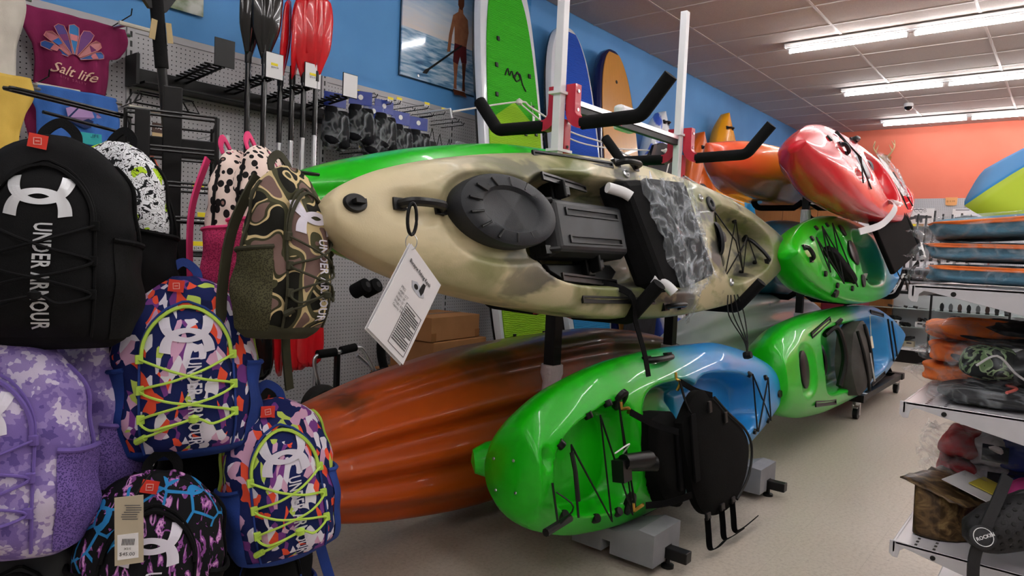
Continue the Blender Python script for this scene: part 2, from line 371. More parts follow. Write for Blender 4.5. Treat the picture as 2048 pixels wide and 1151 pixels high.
part(h, 'hatch_leash', CORD, lambda m: m.tube(smooth_path([K1.p(.84, .09, .06), K1.p(.80, .13, .05), K1.p(.78, .15, .04), K1.p(.79, .12, .05), K1.p(.83, .085, .06)], 5), .003, 6))
disc(kt, 'drain_plug', PLB, K1, 1.645, -.02, .036, .026, .012)
part(kt, 'drain_knob', PLB, lambda m: m.box(K1.p(1.645, -.02, .022), (.034, .012, .02)))
khandle(kt, K1, (1.49, -.03), (1.335, -.025), .05, .014)
rail(kt, K1, (.78, -.285), (.24, -.305)); rail(kt, K1, (.655, .27), (.10, .292))
rail(kt, K1, (.82, -.18), (.40, -.20), w=.03, off=.03, name='side_track'); rail(kt, K1, (.77, .185), (.29, .20), w=.03, off=.04, name='side_track')
for (x, y) in ((.66, -.15), (.50, .13)):
    o = part(kt, 'foot_brace', PLB, lambda m: (m.box(K1.p(x, y, .055), (.055, .085, .07)), m.box(K1.p(x-.02, y, .10), (.05, .04, .05)), m.box(K1.p(x+.015, y, .12), (.012, .07, .05))), bevel=.006)
# centre console box with two slots
CON = M('console_plastic', '#17181b', '#2a2c30', rough=.42, spec=.4, scale=7)
def con(m):
    P = lambda x, y, z: Vector((x, y, z)); z0 = float(K1.deck(.55, 0))
    ring = lambda x0, x1, y0, y1, z: [P(x0, y0, z), P(x1, y0, z), P(x1, y1, z), P(x0, y1, z)]
    m.grid([ring(.77, .26, -.105, .105, z0-.02), ring(.775, .255, -.11, .11, z0+.06), ring(.745, .275, -.092, .092, z0+.105)], closeu=True); m.f.append((8, 9, 10, 11))
oc = part(kt, 'console', CON, con, bevel=.014); oc.location.x = .05
zc = float(K1.deck(.55, 0))+.106
for y in (-.052, .052): part(oc, 'slot', PLB, lambda m: (m.box((.50, y-.012, zc), (.36, .006, .01)), m.box((.50, y+.012, zc), (.36, .006, .01)), m.box((.68, y, zc), (.01, .03, .01)), m.box((.32, y, zc), (.01, .03, .01)), m.box((.5, y, zc-.003), (.36, .02, .004))))
for y in (-.09, .09): part(oc, 'hinge', PLB, lambda m: (m.tube([(.79, y, zc-.03), (.75, y, zc-.01)], .012, 8), m.box((.80, y, zc-.03), (.03, .03, .02))))
part(kt, 'console_lip', PLB, lambda m: m.prism([(.76, .12), (.30, .12), (.26, .15), (.33, .20), (.62, .20), (.74, .15)], lambda u, v, w_: (u, v, float(K1.deck(.5, .14))+.03+w_), .03), bevel=.006)
# rod holders, rear hatch, tank well cords
for x, y, rx in ((-.72, -.21, .045), (-.88, .165, .045)):
    disc(kt, 'rod_holder', GREYP, K1, x, y, rx, .042, .014, prof=[(1, -.01), (1, .008), (.85, .012), (.5, .012), (.42, .004), (0, -.02)])
for x, y in ((.146, -.275), (-.61, -.235), (-.80, .215)): disc(kt, 'pad_eye', STEEL, K1, x, y, .024, .02, .008, prof=[(1, -.004), (1, .006), (.7, .01), (.55, .004), (0, -.002)])
h = disc(kt, 'round_hatch', GREYP, K1, -.735, -.02, .072, .095, .014, n=30)
part(h, 'hatch_grip', PLB, lambda m: (m.lathe([(.022, .018), (.022, .021)], 14, K1.p(-.735, -.055)), m.lathe([(.022, .018), (.022, .021)], 14, K1.p(-.735, .015))))
part(kt, 'rod_clip', PLB, lambda m: (m.lathe([(.0, .09), (.03, .085), (.035, .06), (.03, .04), (.02, .02), (.02, 0)], 12, K1.p(-.93, -.05)), m.tube([K1.p(-.86, -.02, .03), K1.p(-.94, -.05, .05)], .018, 8)), smooth=True)
zz = .01
def top(x, y): return K1.p(x, y, .012)
PT = [(-.83, -.185), (-1.0, .17), (-1.19, -.165), (-1.26, .14), (-1.42, -.09), (-1.44, .085)]
part(kt, 'bungee_cord', CORD, lambda m: (m.tube([top(*p) for p in PT], .004, 6), m.tube([top(-.83, -.185), top(-.99, -.02)+Vector((0,0,.11)), top(-1.26, .14)], .004, 6), m.tube([top(-1.0, .17), top(-1.10, 0)+Vector((0,0,.11)), top(-1.42, -.09)], .004, 6)))
for p_ in PT: disc(kt, 'eyelet', PLB, K1, p_[0], p_[1], .014, .014, .014, n=10)
khandle(kt, K1, (-1.435, -.075), (-1.475, .09), .03, .012)
disc(kt, 'deck_patch', M('olive_patch', '#4d4d3a', rough=.6), K1, -1.0, .06, .075, .05, .006)
# dangling cords off the lower gunwale
part(kt, 'hanging_cord', CORD, lambda m: [m.tube(smooth_path([K1.p(-.78+d, .285, .02), K1.p(-.80+d*1.5, .36, .04)+Vector((0, .03, 0)), Vector((-.78+d*.4, .53, .07)), Vector((-.765, .60, .07))], 5), .0035, 5) for d in (-.07, -.02, .03, .07)]+[m.lathe([(.018, -.02), (.022, 0), (.018, .02)], 10, (-.765, .61, .07))])
khandle(kt, K1, (.18, -.325), (.02, -.325), .05, .013, name='side_handle'); khandle(kt, K1, (-.02, .32), (-.18, .32), .045, .012, name='side_handle')
part(kt, 'hang_tag', M('tag_white', '#eeeef2', rough=.5), lambda m: m.prism([(.09, -.27), (.11, -.20), (.10, -.13), (.07, -.13), (.065, -.20)], lambda u, v, w_: (u, v, .13+w_), .003))
part(kt, 'strap', WEB, lambda m: m.tube(smooth_path([K1.p(.46, .18, .05), K1.p(.36, .26, .03), (.30, .37, .05), (.31, .5, .07), (.31, .60, .07)], 5), 1, flat=(.032, .004), up0=(0,0,1)))
part(kt, 'strap', WEB, lambda m: m.tube(smooth_path([K1.p(.34, .29, .02), K1.p(.22, .30, .02), K1.p(.12, .25, .04), K1.p(.1, .2, .03)], 5), .006))
# seat in a plastic bag
SEATB = M('seat_fabric', '#070708', '#0b0b0d', rough=.85, spec=.2, bump=(250, .3))
def sheet(m, corners, nz, n=26, m2=20, seed=0, amp=.012):
    a, b_, c, d = [Vector(q) for q in corners]; rnd = random.Random(seed); ph = [(rnd.uniform(4, 16), rnd.uniform(4, 16), rnd.uniform(0, 6)) for _ in range(6)]
    rows = []
    for i in range(n+1):
        u = i/n; row = []
        for j in range(m2+1):
            v = j/m2; p = (a*(1-u)+b_*u)*(1-v)+(d*(1-u)+c*u)*v
            p = p+Vector(nz)*(amp*sum(sin(fx*u*3+fy*v*3+q) for fx, fy, q in ph)/3+amp*4*sin(pi*u)*sin(pi*v)*.6); row.append(p)
        rows.append(row)
    m.grid(rows)
st = part(kt, 'seat', SEATB, lambda m: m.prism([(.30, -.20), (.12, -.225), (-.02, -.20), (-.12, .22), (.05, .27), (.13, .22)], lambda u, v, w_: (u-.03*w_/.1, v, .02+w_), .12), bevel=.03); st.location.x = .09
for a, b_ in (((.33, -.17), (.245, -.125)), ((.10, .20), (.02, .275))):
    part(st, 'tube_cover', WHT, lambda m: m.tube(smooth_path([Vector((a[0], a[1], .10)), Vector(((a[0]+b_[0])/2-.02, (a[1]+b_[1])/2, .13)), Vector((b_[0], b_[1], .15))], 5), .022, 12), smooth=True)
part(st, 'back_pad', SEATB, lambda m: m.prism([(.10, -.225), (-.28, -.245), (-.42, .20), (-.08, .26)], lambda u, v, w_: (u, v, .10+w_), .07), bevel=.03)
def bagmat(name, alpha=.25, rough=.12, col='#dfe6ee', crs=5.5, cst=.32):
    t = NT(name); n1 = t.noise(crs, 1.5, dist=.5, rough=.5); cr = t.math('SUBTRACT', 1, t.math('MULTIPLY', t.math('ABSOLUTE', t.math('SUBTRACT', n1, .5)), 20)); n2 = t.noise(crs*2.4, 1, vec=t.map(loc=(3, 1, 2)), dist=.3); c2 = t.math('SUBTRACT', 1, t.math('MULTIPLY', t.math('ABSOLUTE', t.math('SUBTRACT', n2, .56)), 15))
    crease = t.math('MAXIMUM', t.math('MAXIMUM', cr, t.math('MULTIPLY', c2, .7)), 0)      # highlights of crinkled film, painted as whiter, denser streaks along the creases
    t.col(col).set(rough=rough, spec=.7); t.put(t.b.inputs['Alpha'], t.math('ADD', alpha*.45, t.math('MULTIPLY', crease, cst)))
    t.bump(t.math('ADD', n1, t.math('MULTIPLY', crease, .25)), 1.0, .03); return t.m
BAG = bagmat('clear_plastic_bag', .22, .10)
o = part(kt, 'plastic_bag', BAG, lambda m: (sheet(m, [(.23, -.20, .20), (.03, .28, .20), (-.17, .29, .17), (-.12, -.23, .185)], (0,0,1), seed=3), sheet(m, [(-.10, -.235, .19), (-.13, .30, .18), (-.45, .21, .16), (-.30, -.26, .18)], (0,0,1), seed=5), sheet(m, [(.0, .22, .215), (-.12, .38, .13), (-.17, .41, .1), (-.22, .26, .19)], (0,0,1), seed=8, n=12, m2=10)), smooth=2, fix=False); o.location.x = .11
# ---- laminated sheet hanging from the bow handle
# =================================================================== other kayaks of the first rack
# green kayak, far side, hull towards the viewer
GRNB = kmat('green_hull_plastic', [(0, '#2f8fd0'), (.16, '#2fa6c8'), (.30, '#35d04a'), (.5, '#24c81e'), (1, '#17b80e')], 3.9, nz=.15, rough=.3, coat=.3, blot=[('#1f93b5', 4.2, .66, .72, .8)])
K2 = Kayak(3.5, .80, [(-1, .04), (-.93, .22), (-.8, .45), (-.5, .83), (-.1, 1), (.3, .93), (.6, .72), (.8, .50), (.92, .33), (.98, .2), (1, .12)], [(-1, .08), (-.8, .20), (-.3, .26), (.3, .27), (.8, .2), (1, .06)],
    [(-1, .03), (1, .03)], [(0, 0, .7, .25, .12)], ridge=.028, nridge=3, nx=120, nt=24, nh=60, hexp=(.8, .6))
kt = thing('sit_on_top_kayak', 'bright green kayak with its ribbed hull outward, behind the camouflage kayak', 'kayak', mat=kframe((3.08, 2.20, 1.385), 1, 180-3) @ Matrix.Rotation(pi, 4, 'Z'))
K2.body(GRNB, kt)
# orange and brown kayak standing on edge on the floor rack, hull towards the viewer
ORGH = kmat('orange_brown_plastic', [(0, '#27337a'), (.12, '#323c74'), (.26, '#4a3d28'), (.5, '#5d4015'), (.7, '#a34a0c'), (.86, '#d05514'), (1, '#d8591a')], 3.75, nz=.2, rough=.36, coat=.2,
    blot=[('#c9521a', 2.2, .50, .62, .7), ('#3a2f16', 3.4, .60, .70, .75), ('#1d1f22', 5.2, .71, .75, .8)])
K3 = Kayak(3.66, .78, [(-1, .05), (-.94, .25), (-.8, .52), (-.5, .85), (-.1, 1), (.35, .95), (.65, .78), (.85, .55), (.95, .36), (.985, .25), (1, .12)], [(-1, .08), (-.85, .2), (-.3, .27), (.3, .28), (.8, .22), (1, .06)],
    [(-1, .03), (1, .03)], [(0, 0, .7, .25, .12)], ridge=.042, nridge=4, nx=120, nt=24, nh=72, hexp=(.8, .55))
kt = thing('sit_on_top_kayak', 'orange kayak fading to brown and navy, ribbed hull outward, on the floor cradle', 'kayak', mat=kframe((3.02, 2.20, .435), 1, 180-4) @ Matrix.Rotation(pi, 4, 'Z'))
K3.body(ORGH, kt)
for x, y in ((.30, -.09), (.30, .10), (.42, .02)):
    part(kt, 'scupper_hole', M('scupper_dark', '#5a2405', rough=.5), lambda m: m.lathe([(.04, -.012), (.034, -.006), (.026, .004)], 16, (x, y, -.285), ax=(0,0,-1)), smooth=True)
# green to blue sit-on-top in front, stern towards the viewer
GB = kmat('green_blue_plastic', [(0, '#0fb206'), (.36, '#12b80a'), (.47, '#1d9e4f'), (.54, '#1f8fb4'), (.62, '#1f88cf'), (1, '#2790d6')], 2.7, nz=.10, rough=.36, coat=.25)
K4 = Kayak(2.62, .70, [(-1, .34), (-.985, .47), (-.92, .62), (-.75, .82), (-.45, .97), (-.15, 1), (.2, .97), (.5, .8), (.75, .55), (.9, .33), (.97, .17), (1, .05)],
    [(-1, .16), (-.8, .20), (-.2, .23), (.5, .21), (.85, .15), (1, .06)], [(-1, .09), (-.7, .11), (0, .13), (.6, .12), (.9, .09), (1, .03)],
    [(-.76, -.02, .28, .195, .15, 3, .16, .30), (-.16, -.02, .29, .235, .15, 3.5, .16), (.44, -.01, .44, .205, .16, 3, .18, -.25), (.0, 0, .06, .12, -.045, 2, .8), (-1.06, .06, .03, .05, .03, 2, .8), (.25, .13, .10, .03, .03, 2, 1), (.15, .13, .10, .03, .03, 2, 1), (.55, -.12, .16, .04, .03, 2, 1)],
    ridge=.012, cexp=2.6, nx=170, nt=80, hexp=(.8, .8), xs=.20)
kt = thing('sit_on_top_kayak', 'green kayak turning sky blue at the bow, deck outward, on the near floor cradle', 'kayak', mat=kframe((2.93, 1.42, .48), 1, 8))
K4.body(GB, kt)
part(kt, 'keel_fin', GB, lambda m: m.lathe([(.0, .13), (.05, .12), (.075, .07), (.085, .0), (.08, -.06)], 20, (-1.00, .03, -.15), ax=(-.75, 0, -.66), sx=.7, sy=.9), smooth=True)
for x, y in ((-1.07, .055), (-1.07, -.055)):
    for d in (0, .03): part(kt, 'bolt', STEEL, lambda m: m.lathe([(.006, 0), (.004, .004)], 8, (-1.113, y, -.02-d*3), ax=(-1, 0, 0)))
part(kt, 'pull_handle', PLB, lambda m: (m.tube([(-1.00, -.15, .12), (-1.14, -.16, .12)], .014, 8), m.tube([(-1.07, -.15, .12), (-1.06, -.02, .10)], .004, 6), m.tube(smooth_path([(-1.07, -.15, .13), (-1.03, -.10, .16), (-1.055, -.05, .11)], 4), .003, 5)), smooth=True)
PTa = [(-.97, -.145), (-.985, .085), (-.76, -.215), (-.79, .155), (-.61, -.225), (-.655, .18)]
PTb = [(-.985, .085), (-.97, -.145)]
edge = [(-.985, .095), (-.79, .165), (-.655, .19), (-.97, -.155), (-.76, -.225), (-.61, -.24)]
H = lambda x, y: Vector((x, y, .135))
part(kt, 'bungee_cord', CORD, lambda m: m.tube([H(*p) for p in (edge[3], edge[0], edge[4], edge[1], edge[5], edge[2], (-.585, -.23))], .0045, 6))
part(kt, 'rope_knots', CORD, lambda m: m.tube([H(-.985, .07), H(-.98, .0)+Vector((.004, 0, .004)), H(-.965, -.10)], .008, 6))
buttons(kt, K4, edge, .018)
for x, y in ((-.57, .19), (-.535, -.225)): disc(kt, 'rod_holder', PLB, K4, x, y, .034, .048, .012, prof=[(1, -.01), (1, .006), (.85, .01), (.5, .01), (.42, .002), (0, -.02)])
fr_ = [(.745, .145), (.97, .10), (.77, -.165), (1.01, -.145)]
part(kt, 'bungee_cord', CORD, lambda m: m.tube([K4.p(.77, -.165, .02), K4.p(.745, .145, .02), K4.p(1.01, -.145, .02), K4.p(.97, .10, .02), K4.p(.79, -.17, .02)], .0045, 6))
buttons(kt, K4, fr_, .016)
disc(kt, 'drain_plug', PLB, K4, 1.2, -.02, .04, .022, .01)
khandle(kt, K4, (-.24, .315), (-.05, .315), .04, .014, name='side_handle')
part(kt, 'paddle_clip', PLB, lambda m: (m.tube([H(-.64, -.04)+Vector((-.06, .02, .03)), H(-.64, -.04)+Vector((.10, 0, .05))], [.03, .034], 10), m.box(H(-.70, -.05)+Vector((0, 0, .02)), (.06, .08, .05)), m.tube([H(-.60, -.05), H(-.52, -.06)+Vector((0, 0, .07))], .028, 10)), smooth=True)
part(kt, 'cable_tie', WHT, lambda m: m.tube(smooth_path([H(-.65, 0), H(-.70, .05)+Vector((0, 0, .06)), H(-.82, .04)+Vector((0, 0, .07))], 5), .003, 5))
BRASS = M('brass', '#c9a04a', rough=.3, metal=1)
for x, y, dx, dy in ((-.64, .165, .05, -.02), (-.60, -.23, .07, .005), (-.165, .225, 0, -.05)):
    part(kt, 'brass_clip', BRASS, lambda m: (m.tube(smooth_path([H(x, y), H(x+dx*.5, y+dy*.5)+Vector((.01, .01, .012)), H(x+dx, y+dy)], 4), .007, 6), m.tube([H(x, y), H(x, y+.03)], .006, 6)), smooth=True)
# black seat strapped to the green and blue kayak
SEATC = M('seat_cordura', '#060606', '#090909', rough=.9, spec=.15, bump=(300, .35))
def pillow(m, outline, z0, z1, nr=7, bulge=.02):
    c = Vector((sum(p[0] for p in outline)/len(outline), sum(p[1] for p in outline)/len(outline), 0)); o = smooth_path([(p[0], p[1], 0) for p in outline]+[(outline[0][0], outline[0][1], 0)], 6)[:-1]
    rows = [[c+(p-c)*(1-.0)+Vector((0,0,z0)) for p in o]]
    rows += [[c+(p-c)*(1.0+.0)+Vector((0,0,z1-.012)) for p in o]]
    for i in range(1, nr+1):
        q = 1-i/nr*.97; h_ = (1-(q**4))*bulge; rows.append([c+(p-c)*q*.985+Vector((0,0,z1+h_)) for p in o])
    m.grid(rows, closeu=True); n = len(o); m.f.append(tuple(range(len(m.v)-n, len(m.v)))); m.f.append(tuple(range(n)))
st = part(kt, 'seat', SEATC, lambda m: pillow(m, [(-.30, .06), (-.15, .165), (-.02, .15), (.12, .06), (.33, -.06), (.40, -.17), (.33, -.30), (.16, -.385), (-.06, -.38), (-.20, -.30), (-.28, -.10)], .18, .225), smooth=True)
part(st, 'seat_base', SEATC, lambda m: pillow(m, [(-.46, .09), (-.33, .11), (-.22, .05), (-.20, -.28), (-.36, -.25), (-.47, -.06)], .06, .16), smooth=True)
for a, b_ in (((-.16, .215), (-.26, .10)), ((-.16, .215), (-.03, .14)), ((-.60, .15), (-.38, .04)), ((-.53, -.225), (-.30, -.23))):
    part(st, 'strap', WEB, lambda m: m.tube(smooth_path([Vector((a[0], a[1], .15)), Vector(((a[0]+b_[0])/2, (a[1]+b_[1])/2-.01, .19)), Vector((b_[0], b_[1], .235))], 5), 1, flat=(.026, .004), up0=(0, 0, 1)))
for x, e in ((-.17, (.05, -.06, .0)), (-.02, (.10, .02, 0)), (.10, (.16, .05, 0))):
    part(st, 'dangling_strap', WEB, lambda m: m.tube(smooth_path([Vector((x, -.36, .235)), Vector((x-.01, -.42, .24)), Vector((x-.005, -.484, .24)), Vector((x+.03, -.488, .255)), Vector((x+.03+e[0], -.485+abs(e[1])*.25, .27))], 5), 1, flat=(.026, .004), up0=(1, 0, 0)))
    part(st, 'buckle', PLB, lambda m: m.box((x, -.35, .238), (.04, .03, .014)), bevel=.004)
for x, y in ((.06, .03), (-.1, .10)): part(st, 'buckle', PLB, lambda m: m.box((x, y, .25), (.03, .05, .012)), bevel=.004)
part(st, 'webbing_panel', WEB, lambda m: (m.box((-.24, -.05, .235), (.05, .28, .01)), m.box((-.30, -.10, .19), (.03, .24, .01))), bevel=.003)
part(st, 'piping', CORD, lambda m: m.tube(smooth_path([(-.02, .13, .24), (.12, .04, .24), (.31, -.07, .238), (.375, -.17, .238), (.31, -.285, .238), (.15, -.36, .238)], 6), .006, 6))
# =================================================================== first rack
RED = M('red_powder_coat', '#c1263a', '#b92236', rough=.38, coat=.2)
WTUBE = M('white_square_tube', '#e4e4e8', rough=.35)
rk = thing('kayak_rack', 'first kayak rack: red posts with white extension tubes and black padded arms', 'rack', (3.12, 1.82, 0))
PX = (-.585, .585)
for i, x in enumerate(PX):
    p = part(rk, 'post', RED, lambda m: m.box((x, 0, .96), (.05, .05, 1.76)), bevel=.003)
    part(p, 'bolt_hole', INK, lambda m: [m.lathe([(.007, 0), (.007, .003)], 8, (x-.0, -.0265, z), ax=(0, -1, 0)) for z in (1.32, 1.46, 1.60, 1.72)])
    part(p, 'post_sleeve', BLK, lambda m: m.box((x, 0, .84), (.056, .056, .30)))
    e = part(rk, 'extension_tube', WTUBE, lambda m: m.box((x-.048, -.005, (2.5 if i == 0 else 2.1)), (.04, .04, 1.9 if i == 0 else 1.08)), bevel=.003)
    for z in (1.70, 1.95): part(e, 'cable_tie', WHT, lambda m: m.box((x-.025, 0, z), (.11, .066, .012)))
    part(rk, 'foot_bar', BLK, lambda m: m.box((x, 0, .065), (.05, 1.42, .045)), bevel=.004)
    for y in (-.62, .62): part(rk, 'levelling_foot', BLK, lambda m: (m.lathe([(.026, 0), (.026, .012), (.01, .018), (.008, .05)], 14, (x, y, 0))), smooth=True)
    for lev, z0 in ((0, .985), (1, 1.82)):
        for s in (-1, 1):
            a = part(rk, 'arm', FOAM, lambda m: m.tube([(x, s*.10, z0), (x, s*.36, z0+.005)]+arc((.36, z0+.065), .06, -90, -32, 5, lambda u, v: (x, s*u, v))+[(x, s*.515, z0+.155)], .03, 12), smooth=True)
            part(a, 'arm_bracket', RED, lambda m: m.tube([(x, s*.048, z0+.17), (x, s*.048, z0+.09)]+arc((.108, z0+.06), .06, 180, 270, 6, lambda u, v: (x, s*u, v))[1:], 1, flat=(.05, .045), up0=(1, 0, 0)), smooth=True)
            part(a, 'bracket_bolt', STEEL, lambda m: [m.lathe([(.008, 0), (.008, .006)], 6, (x, s*.071, z0+q), ax=(0, s, 0)) for q in (.06, .14)])
    part(rk, 'bubble_wrap', M('foam_wrap', '#d8c3c8', rough=.5, bump=(90, .6)), lambda m: m.lathe([(.045, .42), (.05, .55), (.04, .66), (.052, .70), (.05, .74)], 14, (x, -.0, 0)), smooth=True)
part(rk, 'top_beam', M('beam_black', '#0a0a0c', rough=.5), lambda m: m.box((0, 0, 1.903), (1.12, .028, .03)), bevel=.002)
part(rk, 'beam_top_rail', ALU, lambda m: m.box((0, -.002, 1.931), (1.12, .034, .024)), bevel=.002)
part(rk, 'base_rail', BLK, lambda m: m.box((0, -.33, .075), (1.17, .045, .045)), bevel=.003)
lettering(rk, 'beam_lettering', 'M', M('red_print', '#d0302c', rough=.5), lambda u, v: (-.16+u, -.0195, 1.893+v), size=.06, bold=.002)
part(rk, 'white_box', WHT, lambda m: m.box((.03, .05, 1.955), (.16, .06, .13)), bevel=.02)
FO = M('grey_foam', '#8d8e93', '#85868b', rough=.9, bump=(300, .3))
def fblock(m, x0, s):
    pr = [(s*.27, .03), (s*.66, .03), (s*.66, .20), (s*.56, .20), (s*.46, .155), (s*.36, .16), (s*.27, .19)]
    m.prism(pr, lambda u, v, w_: (x0+w_, u, v), .2)
for i, x in enumerate(PX):
    for s in (-1, 1):
        o = thing('foam_cradle', '%s grey foam cradle block under the %s kayak' % (('near', 'far')[i], ('green and blue', 'orange and brown')[s > 0]), 'block', (3.12, 1.82, 0), group='foam blocks on the first rack')
        def fb(m):
            for x0, x1 in ((x-.13, x-.03), (x+.03, x+.10)):
                pr = [(s*.24, .035), (s*.385, .035), (s*.385, .085), (s*.425, .085), (s*.425, .035), (s*.62, .035), (s*.62, .165), (s*.55, .17), (s*.45, .135), (s*.34, .14), (s*.24, .17)]
                m.prism(pr, lambda u, v, w_: (x0+w_*(x1-x0), u, v), 1)
            pr = [(s*.24, .09), (s*.62, .09), (s*.62, .165), (s*.55, .17), (s*.45, .135), (s*.34, .14), (s*.24, .17)]
            m.prism(pr, lambda u, v, w_: (x-.03+w_, u, v), .06)
        part(o, 'block', FO, fb)
        if s > 0: o.scale = (1, 1, .32); o.location.z = .06
# =================================================================== second rack and its kayaks
rk = thing('kayak_rack', 'second kayak rack: black rolling frame with casters farther down the aisle', 'rack', (6.92, 1.82, 0))
P2 = (-.80, .80)
WRAP = M('white_foam_wrap', '#dedfe2', rough=.6, bump=(80, .4))
for i, x in enumerate(P2):
    p = part(rk, 'post', BLK, lambda m: m.box((x, 0, 1.10), (.055, .055, 1.95)), bevel=.003)
    for z in (1.62, .74): part(p, 'foam_sleeve', WRAP, lambda m: m.box((x, 0, z), (.07, .07, .17)), bevel=.01)
    for y in (-.5, .5): part(rk, 'caster', PLB, lambda m: m.tube([(x-.0, y-.018, .05), (x, y+.018, .05)], .05, 18), smooth=True); part(rk, 'caster_fork', STEEL, lambda m: (m.box((x, y-.026, .08), (.04, .005, .09)), m.box((x, y+.026, .08), (.04, .005, .09)), m.lathe([(.03, .115), (.03, .145)], 14, (x, y, 0)), m.box((x-.05, y, .10), (.03, .04, .012))))
    part(rk, 'cross_frame', BLK, lambda m: m.box((x, 0, .175), (.10, 1.12, .06)), bevel=.003)
    for z0 in (.95, 1.72):
        for s in (-1, 1):
            a = part(rk, 'arm', FOAM, lambda m: m.tube([(x, s*.03, z0+.05), (x, s*.10, z0), (x, s*.38, z0)]+arc((.38, z0+.07), .07, -90, -15, 5, lambda u, v: (x, s*u, v))+[(x, s*.49, z0+.20)], .026, 10), smooth=True)
            if s < 0: part(a, 'foam_wrap', WRAP, lambda m: m.tube(smooth_path([(x-.02, -.06, z0+.03), (x-.02, -.38, z0+.03), (x-.02, -.45, z0+.10), (x-.02, -.50, z0+.24)], 4), 1, flat=(.13, .008), up0=(0, 0, 1)))
    for s in (-1, 1):
        part(rk, 'gusset', BLK, lambda m: m.prism([(s*.35, .2), (s*.46, .2), (s*.44, .24), (s*.40, .36), (s*.37, .38)], lambda u, v, w_: (x-.01+w_, u, v), .02))
        if s < 0: part(rk, 'foam_wrap', WRAP, lambda m: m.tube(smooth_path([(x, -.10, .225), (x, -.30, .22), (x, -.41, .30), (x, -.45, .44)], 4), 1, flat=(.14, .008), up0=(0, 0, 1)))
for y in (-.52, .52): part(rk, 'side_rail', BLK, lambda m: m.box((0, y, .175), (1.60, .06, .05)), bevel=.003)
part(rk, 'tray', BLK, lambda m: m.box((0, -.34, .165), (1.60, .28, .012)))
part(rk, 'paper_label', PAPER, lambda m: m.box((-.72, -.525, .2015), (.10, .05, .002)))
part(rk, 'strap', WEB, lambda m: m.tube(smooth_path([(-.5, -.44, .34), (-.42, -.47, .36), (-.38, -.47, .26), (-.38, -.46, .19)], 5), 1, flat=(.03, .004)))
# top, near: red kayak
REDP = kmat('red_plastic', [(0, '#d31222'), (1, '#da2432')], 3.5, rough=.25, coat=.5)
K6 = Kayak(3.55, .76, [(-1, .1), (-.95, .3), (-.75, .62), (-.4, .92), (0, 1), (.35, .93), (.65, .70), (.85, .42), (.95, .22), (1, .06)], [(-1, .1), (-.7, .2), (0, .27), (.6, .27), (.9, .18), (1, .06)], [(-1, .05), (0, .07), (.7, .11), (1, .05)],
    [(-.35, 0, .42, .25, .14, 3, .3), (-1.2, 0, .38, .22, .12, 3, .3, .25), (.45, .0, .24, .16, .025, 3, .4), (1.1, 0, .25, .03, .02, 2, 1), (.85, .14, .16, .04, .03, 2, 1), (.85, -.14, .16, .04, .03, 2, 1)], ridge=.015, cexp=2.4, nx=130, nt=60)
kt = thing('sit_on_top_kayak', 'red kayak lying on the top near arms of the second rack', 'kayak', mat=kframe((6.10, 1.36, 1.96), -1, 28))
K6.body(REDP, kt)
h = disc(kt, 'hatch_cover', M('hatch_grey', '#6d737c', rough=.4), K6, .43, -.02, .20, .12, .02); disc(kt, 'hatch_cover', MATS['hatch_grey'], K6, -.02, -.06, .15, .10, .02)
disc(kt, 'drain_plug', PLB, K6, 1.35, -.06, .03, .024, .012); khandle(kt, K6, (1.12, -.05), (1.0, -.0), .03, .014); khandle(kt, K6, (.02, -.33), (-.14, -.345), .04, .018, name='side_handle')
part(kt, 'bungee_cord', CORD, lambda m: (m.tube([K6.p(.92, -.2, .01), K6.p(.72, .0, .03), K6.p(.86, .2, .01)], .006), m.tube([K6.p(.75, -.25, .01), K6.p(.62, -.05, .03), K6.p(.62, .22, .01)], .006), m.tube([K6.p(-1.0, -.24, .01), K6.p(-1.15, .2, .02), K6.p(-1.3, -.2, .01), K6.p(-1.45, .15, .01)], .006)), split=True)
part(kt, 'price_sheet', PAPER, lambda m: m.prism([(-.12, -.16), (-.38, -.12), (-.62, .16), (-.38, .20)], lambda u, v, w_: (u, v, .12+w_), .003))
part(kt, 'plastic_bag', BAG, lambda m: sheet(m, [(-.10, -.18, .14), (-.45, -.15, .15), (-.60, .2, .14), (-.25, .22, .14)], (0,0,1), n=14, m2=12, seed=4), smooth=2, fix=False)
part(kt, 'thigh_strap', WRAP, lambda m: m.tube(smooth_path([K6.p(-.15, .15, .03), K6.p(.0, .30, .05), (.2, .42, -.02), (.6, .46, -.12)], 5), 1, flat=(.05, .006), up0=(0, 0, 1)))
# top, far: orange kayak fading to yellow, hull out
ORY = kmat('orange_yellow_plastic', [(0, '#c98a16'), (.55, '#e0991f'), (.80, '#e58a2a'), (.92, '#ec5f36'), (1, '#ee5a38')], 3.6, nz=.12, rough=.25, coat=.5, blot=[('#7d4a17', 1.7, .52, .70, .5)])
K5 = Kayak(3.6, .78, K6.beam, K6.depth, K6.crown, [(-.3, 0, .5, .25, .12)], ridge=.02, nridge=2, nx=90, nt=24, nh=50)
kt = thing('sit_on_top_kayak', 'orange and yellow kayak on the far top arms of the second rack, bow poking out', 'kayak', mat=kframe((6.62, 2.15, 2.05), -1, 105))
K5.body(ORY, kt); khandle(kt, K5, (1.05, .0), (.9, .0), .03, .012)
part(kt, 'bungee_cord', CORD, lambda m: m.tube(smooth_path([K5.p(.95, .12, .01), K5.p(.6, .2, .02), K5.p(.2, .26, .01)], 5), .006))
part(kt, 'plastic_bag', BAG, lambda m: sheet(m, [(.9, .26, -.1), (.55, .3, -.18), (.5, .42, -.22), (.85, .36, -.16)], (0,1,0), n=10, m2=8, seed=9), smooth=2, fix=False)
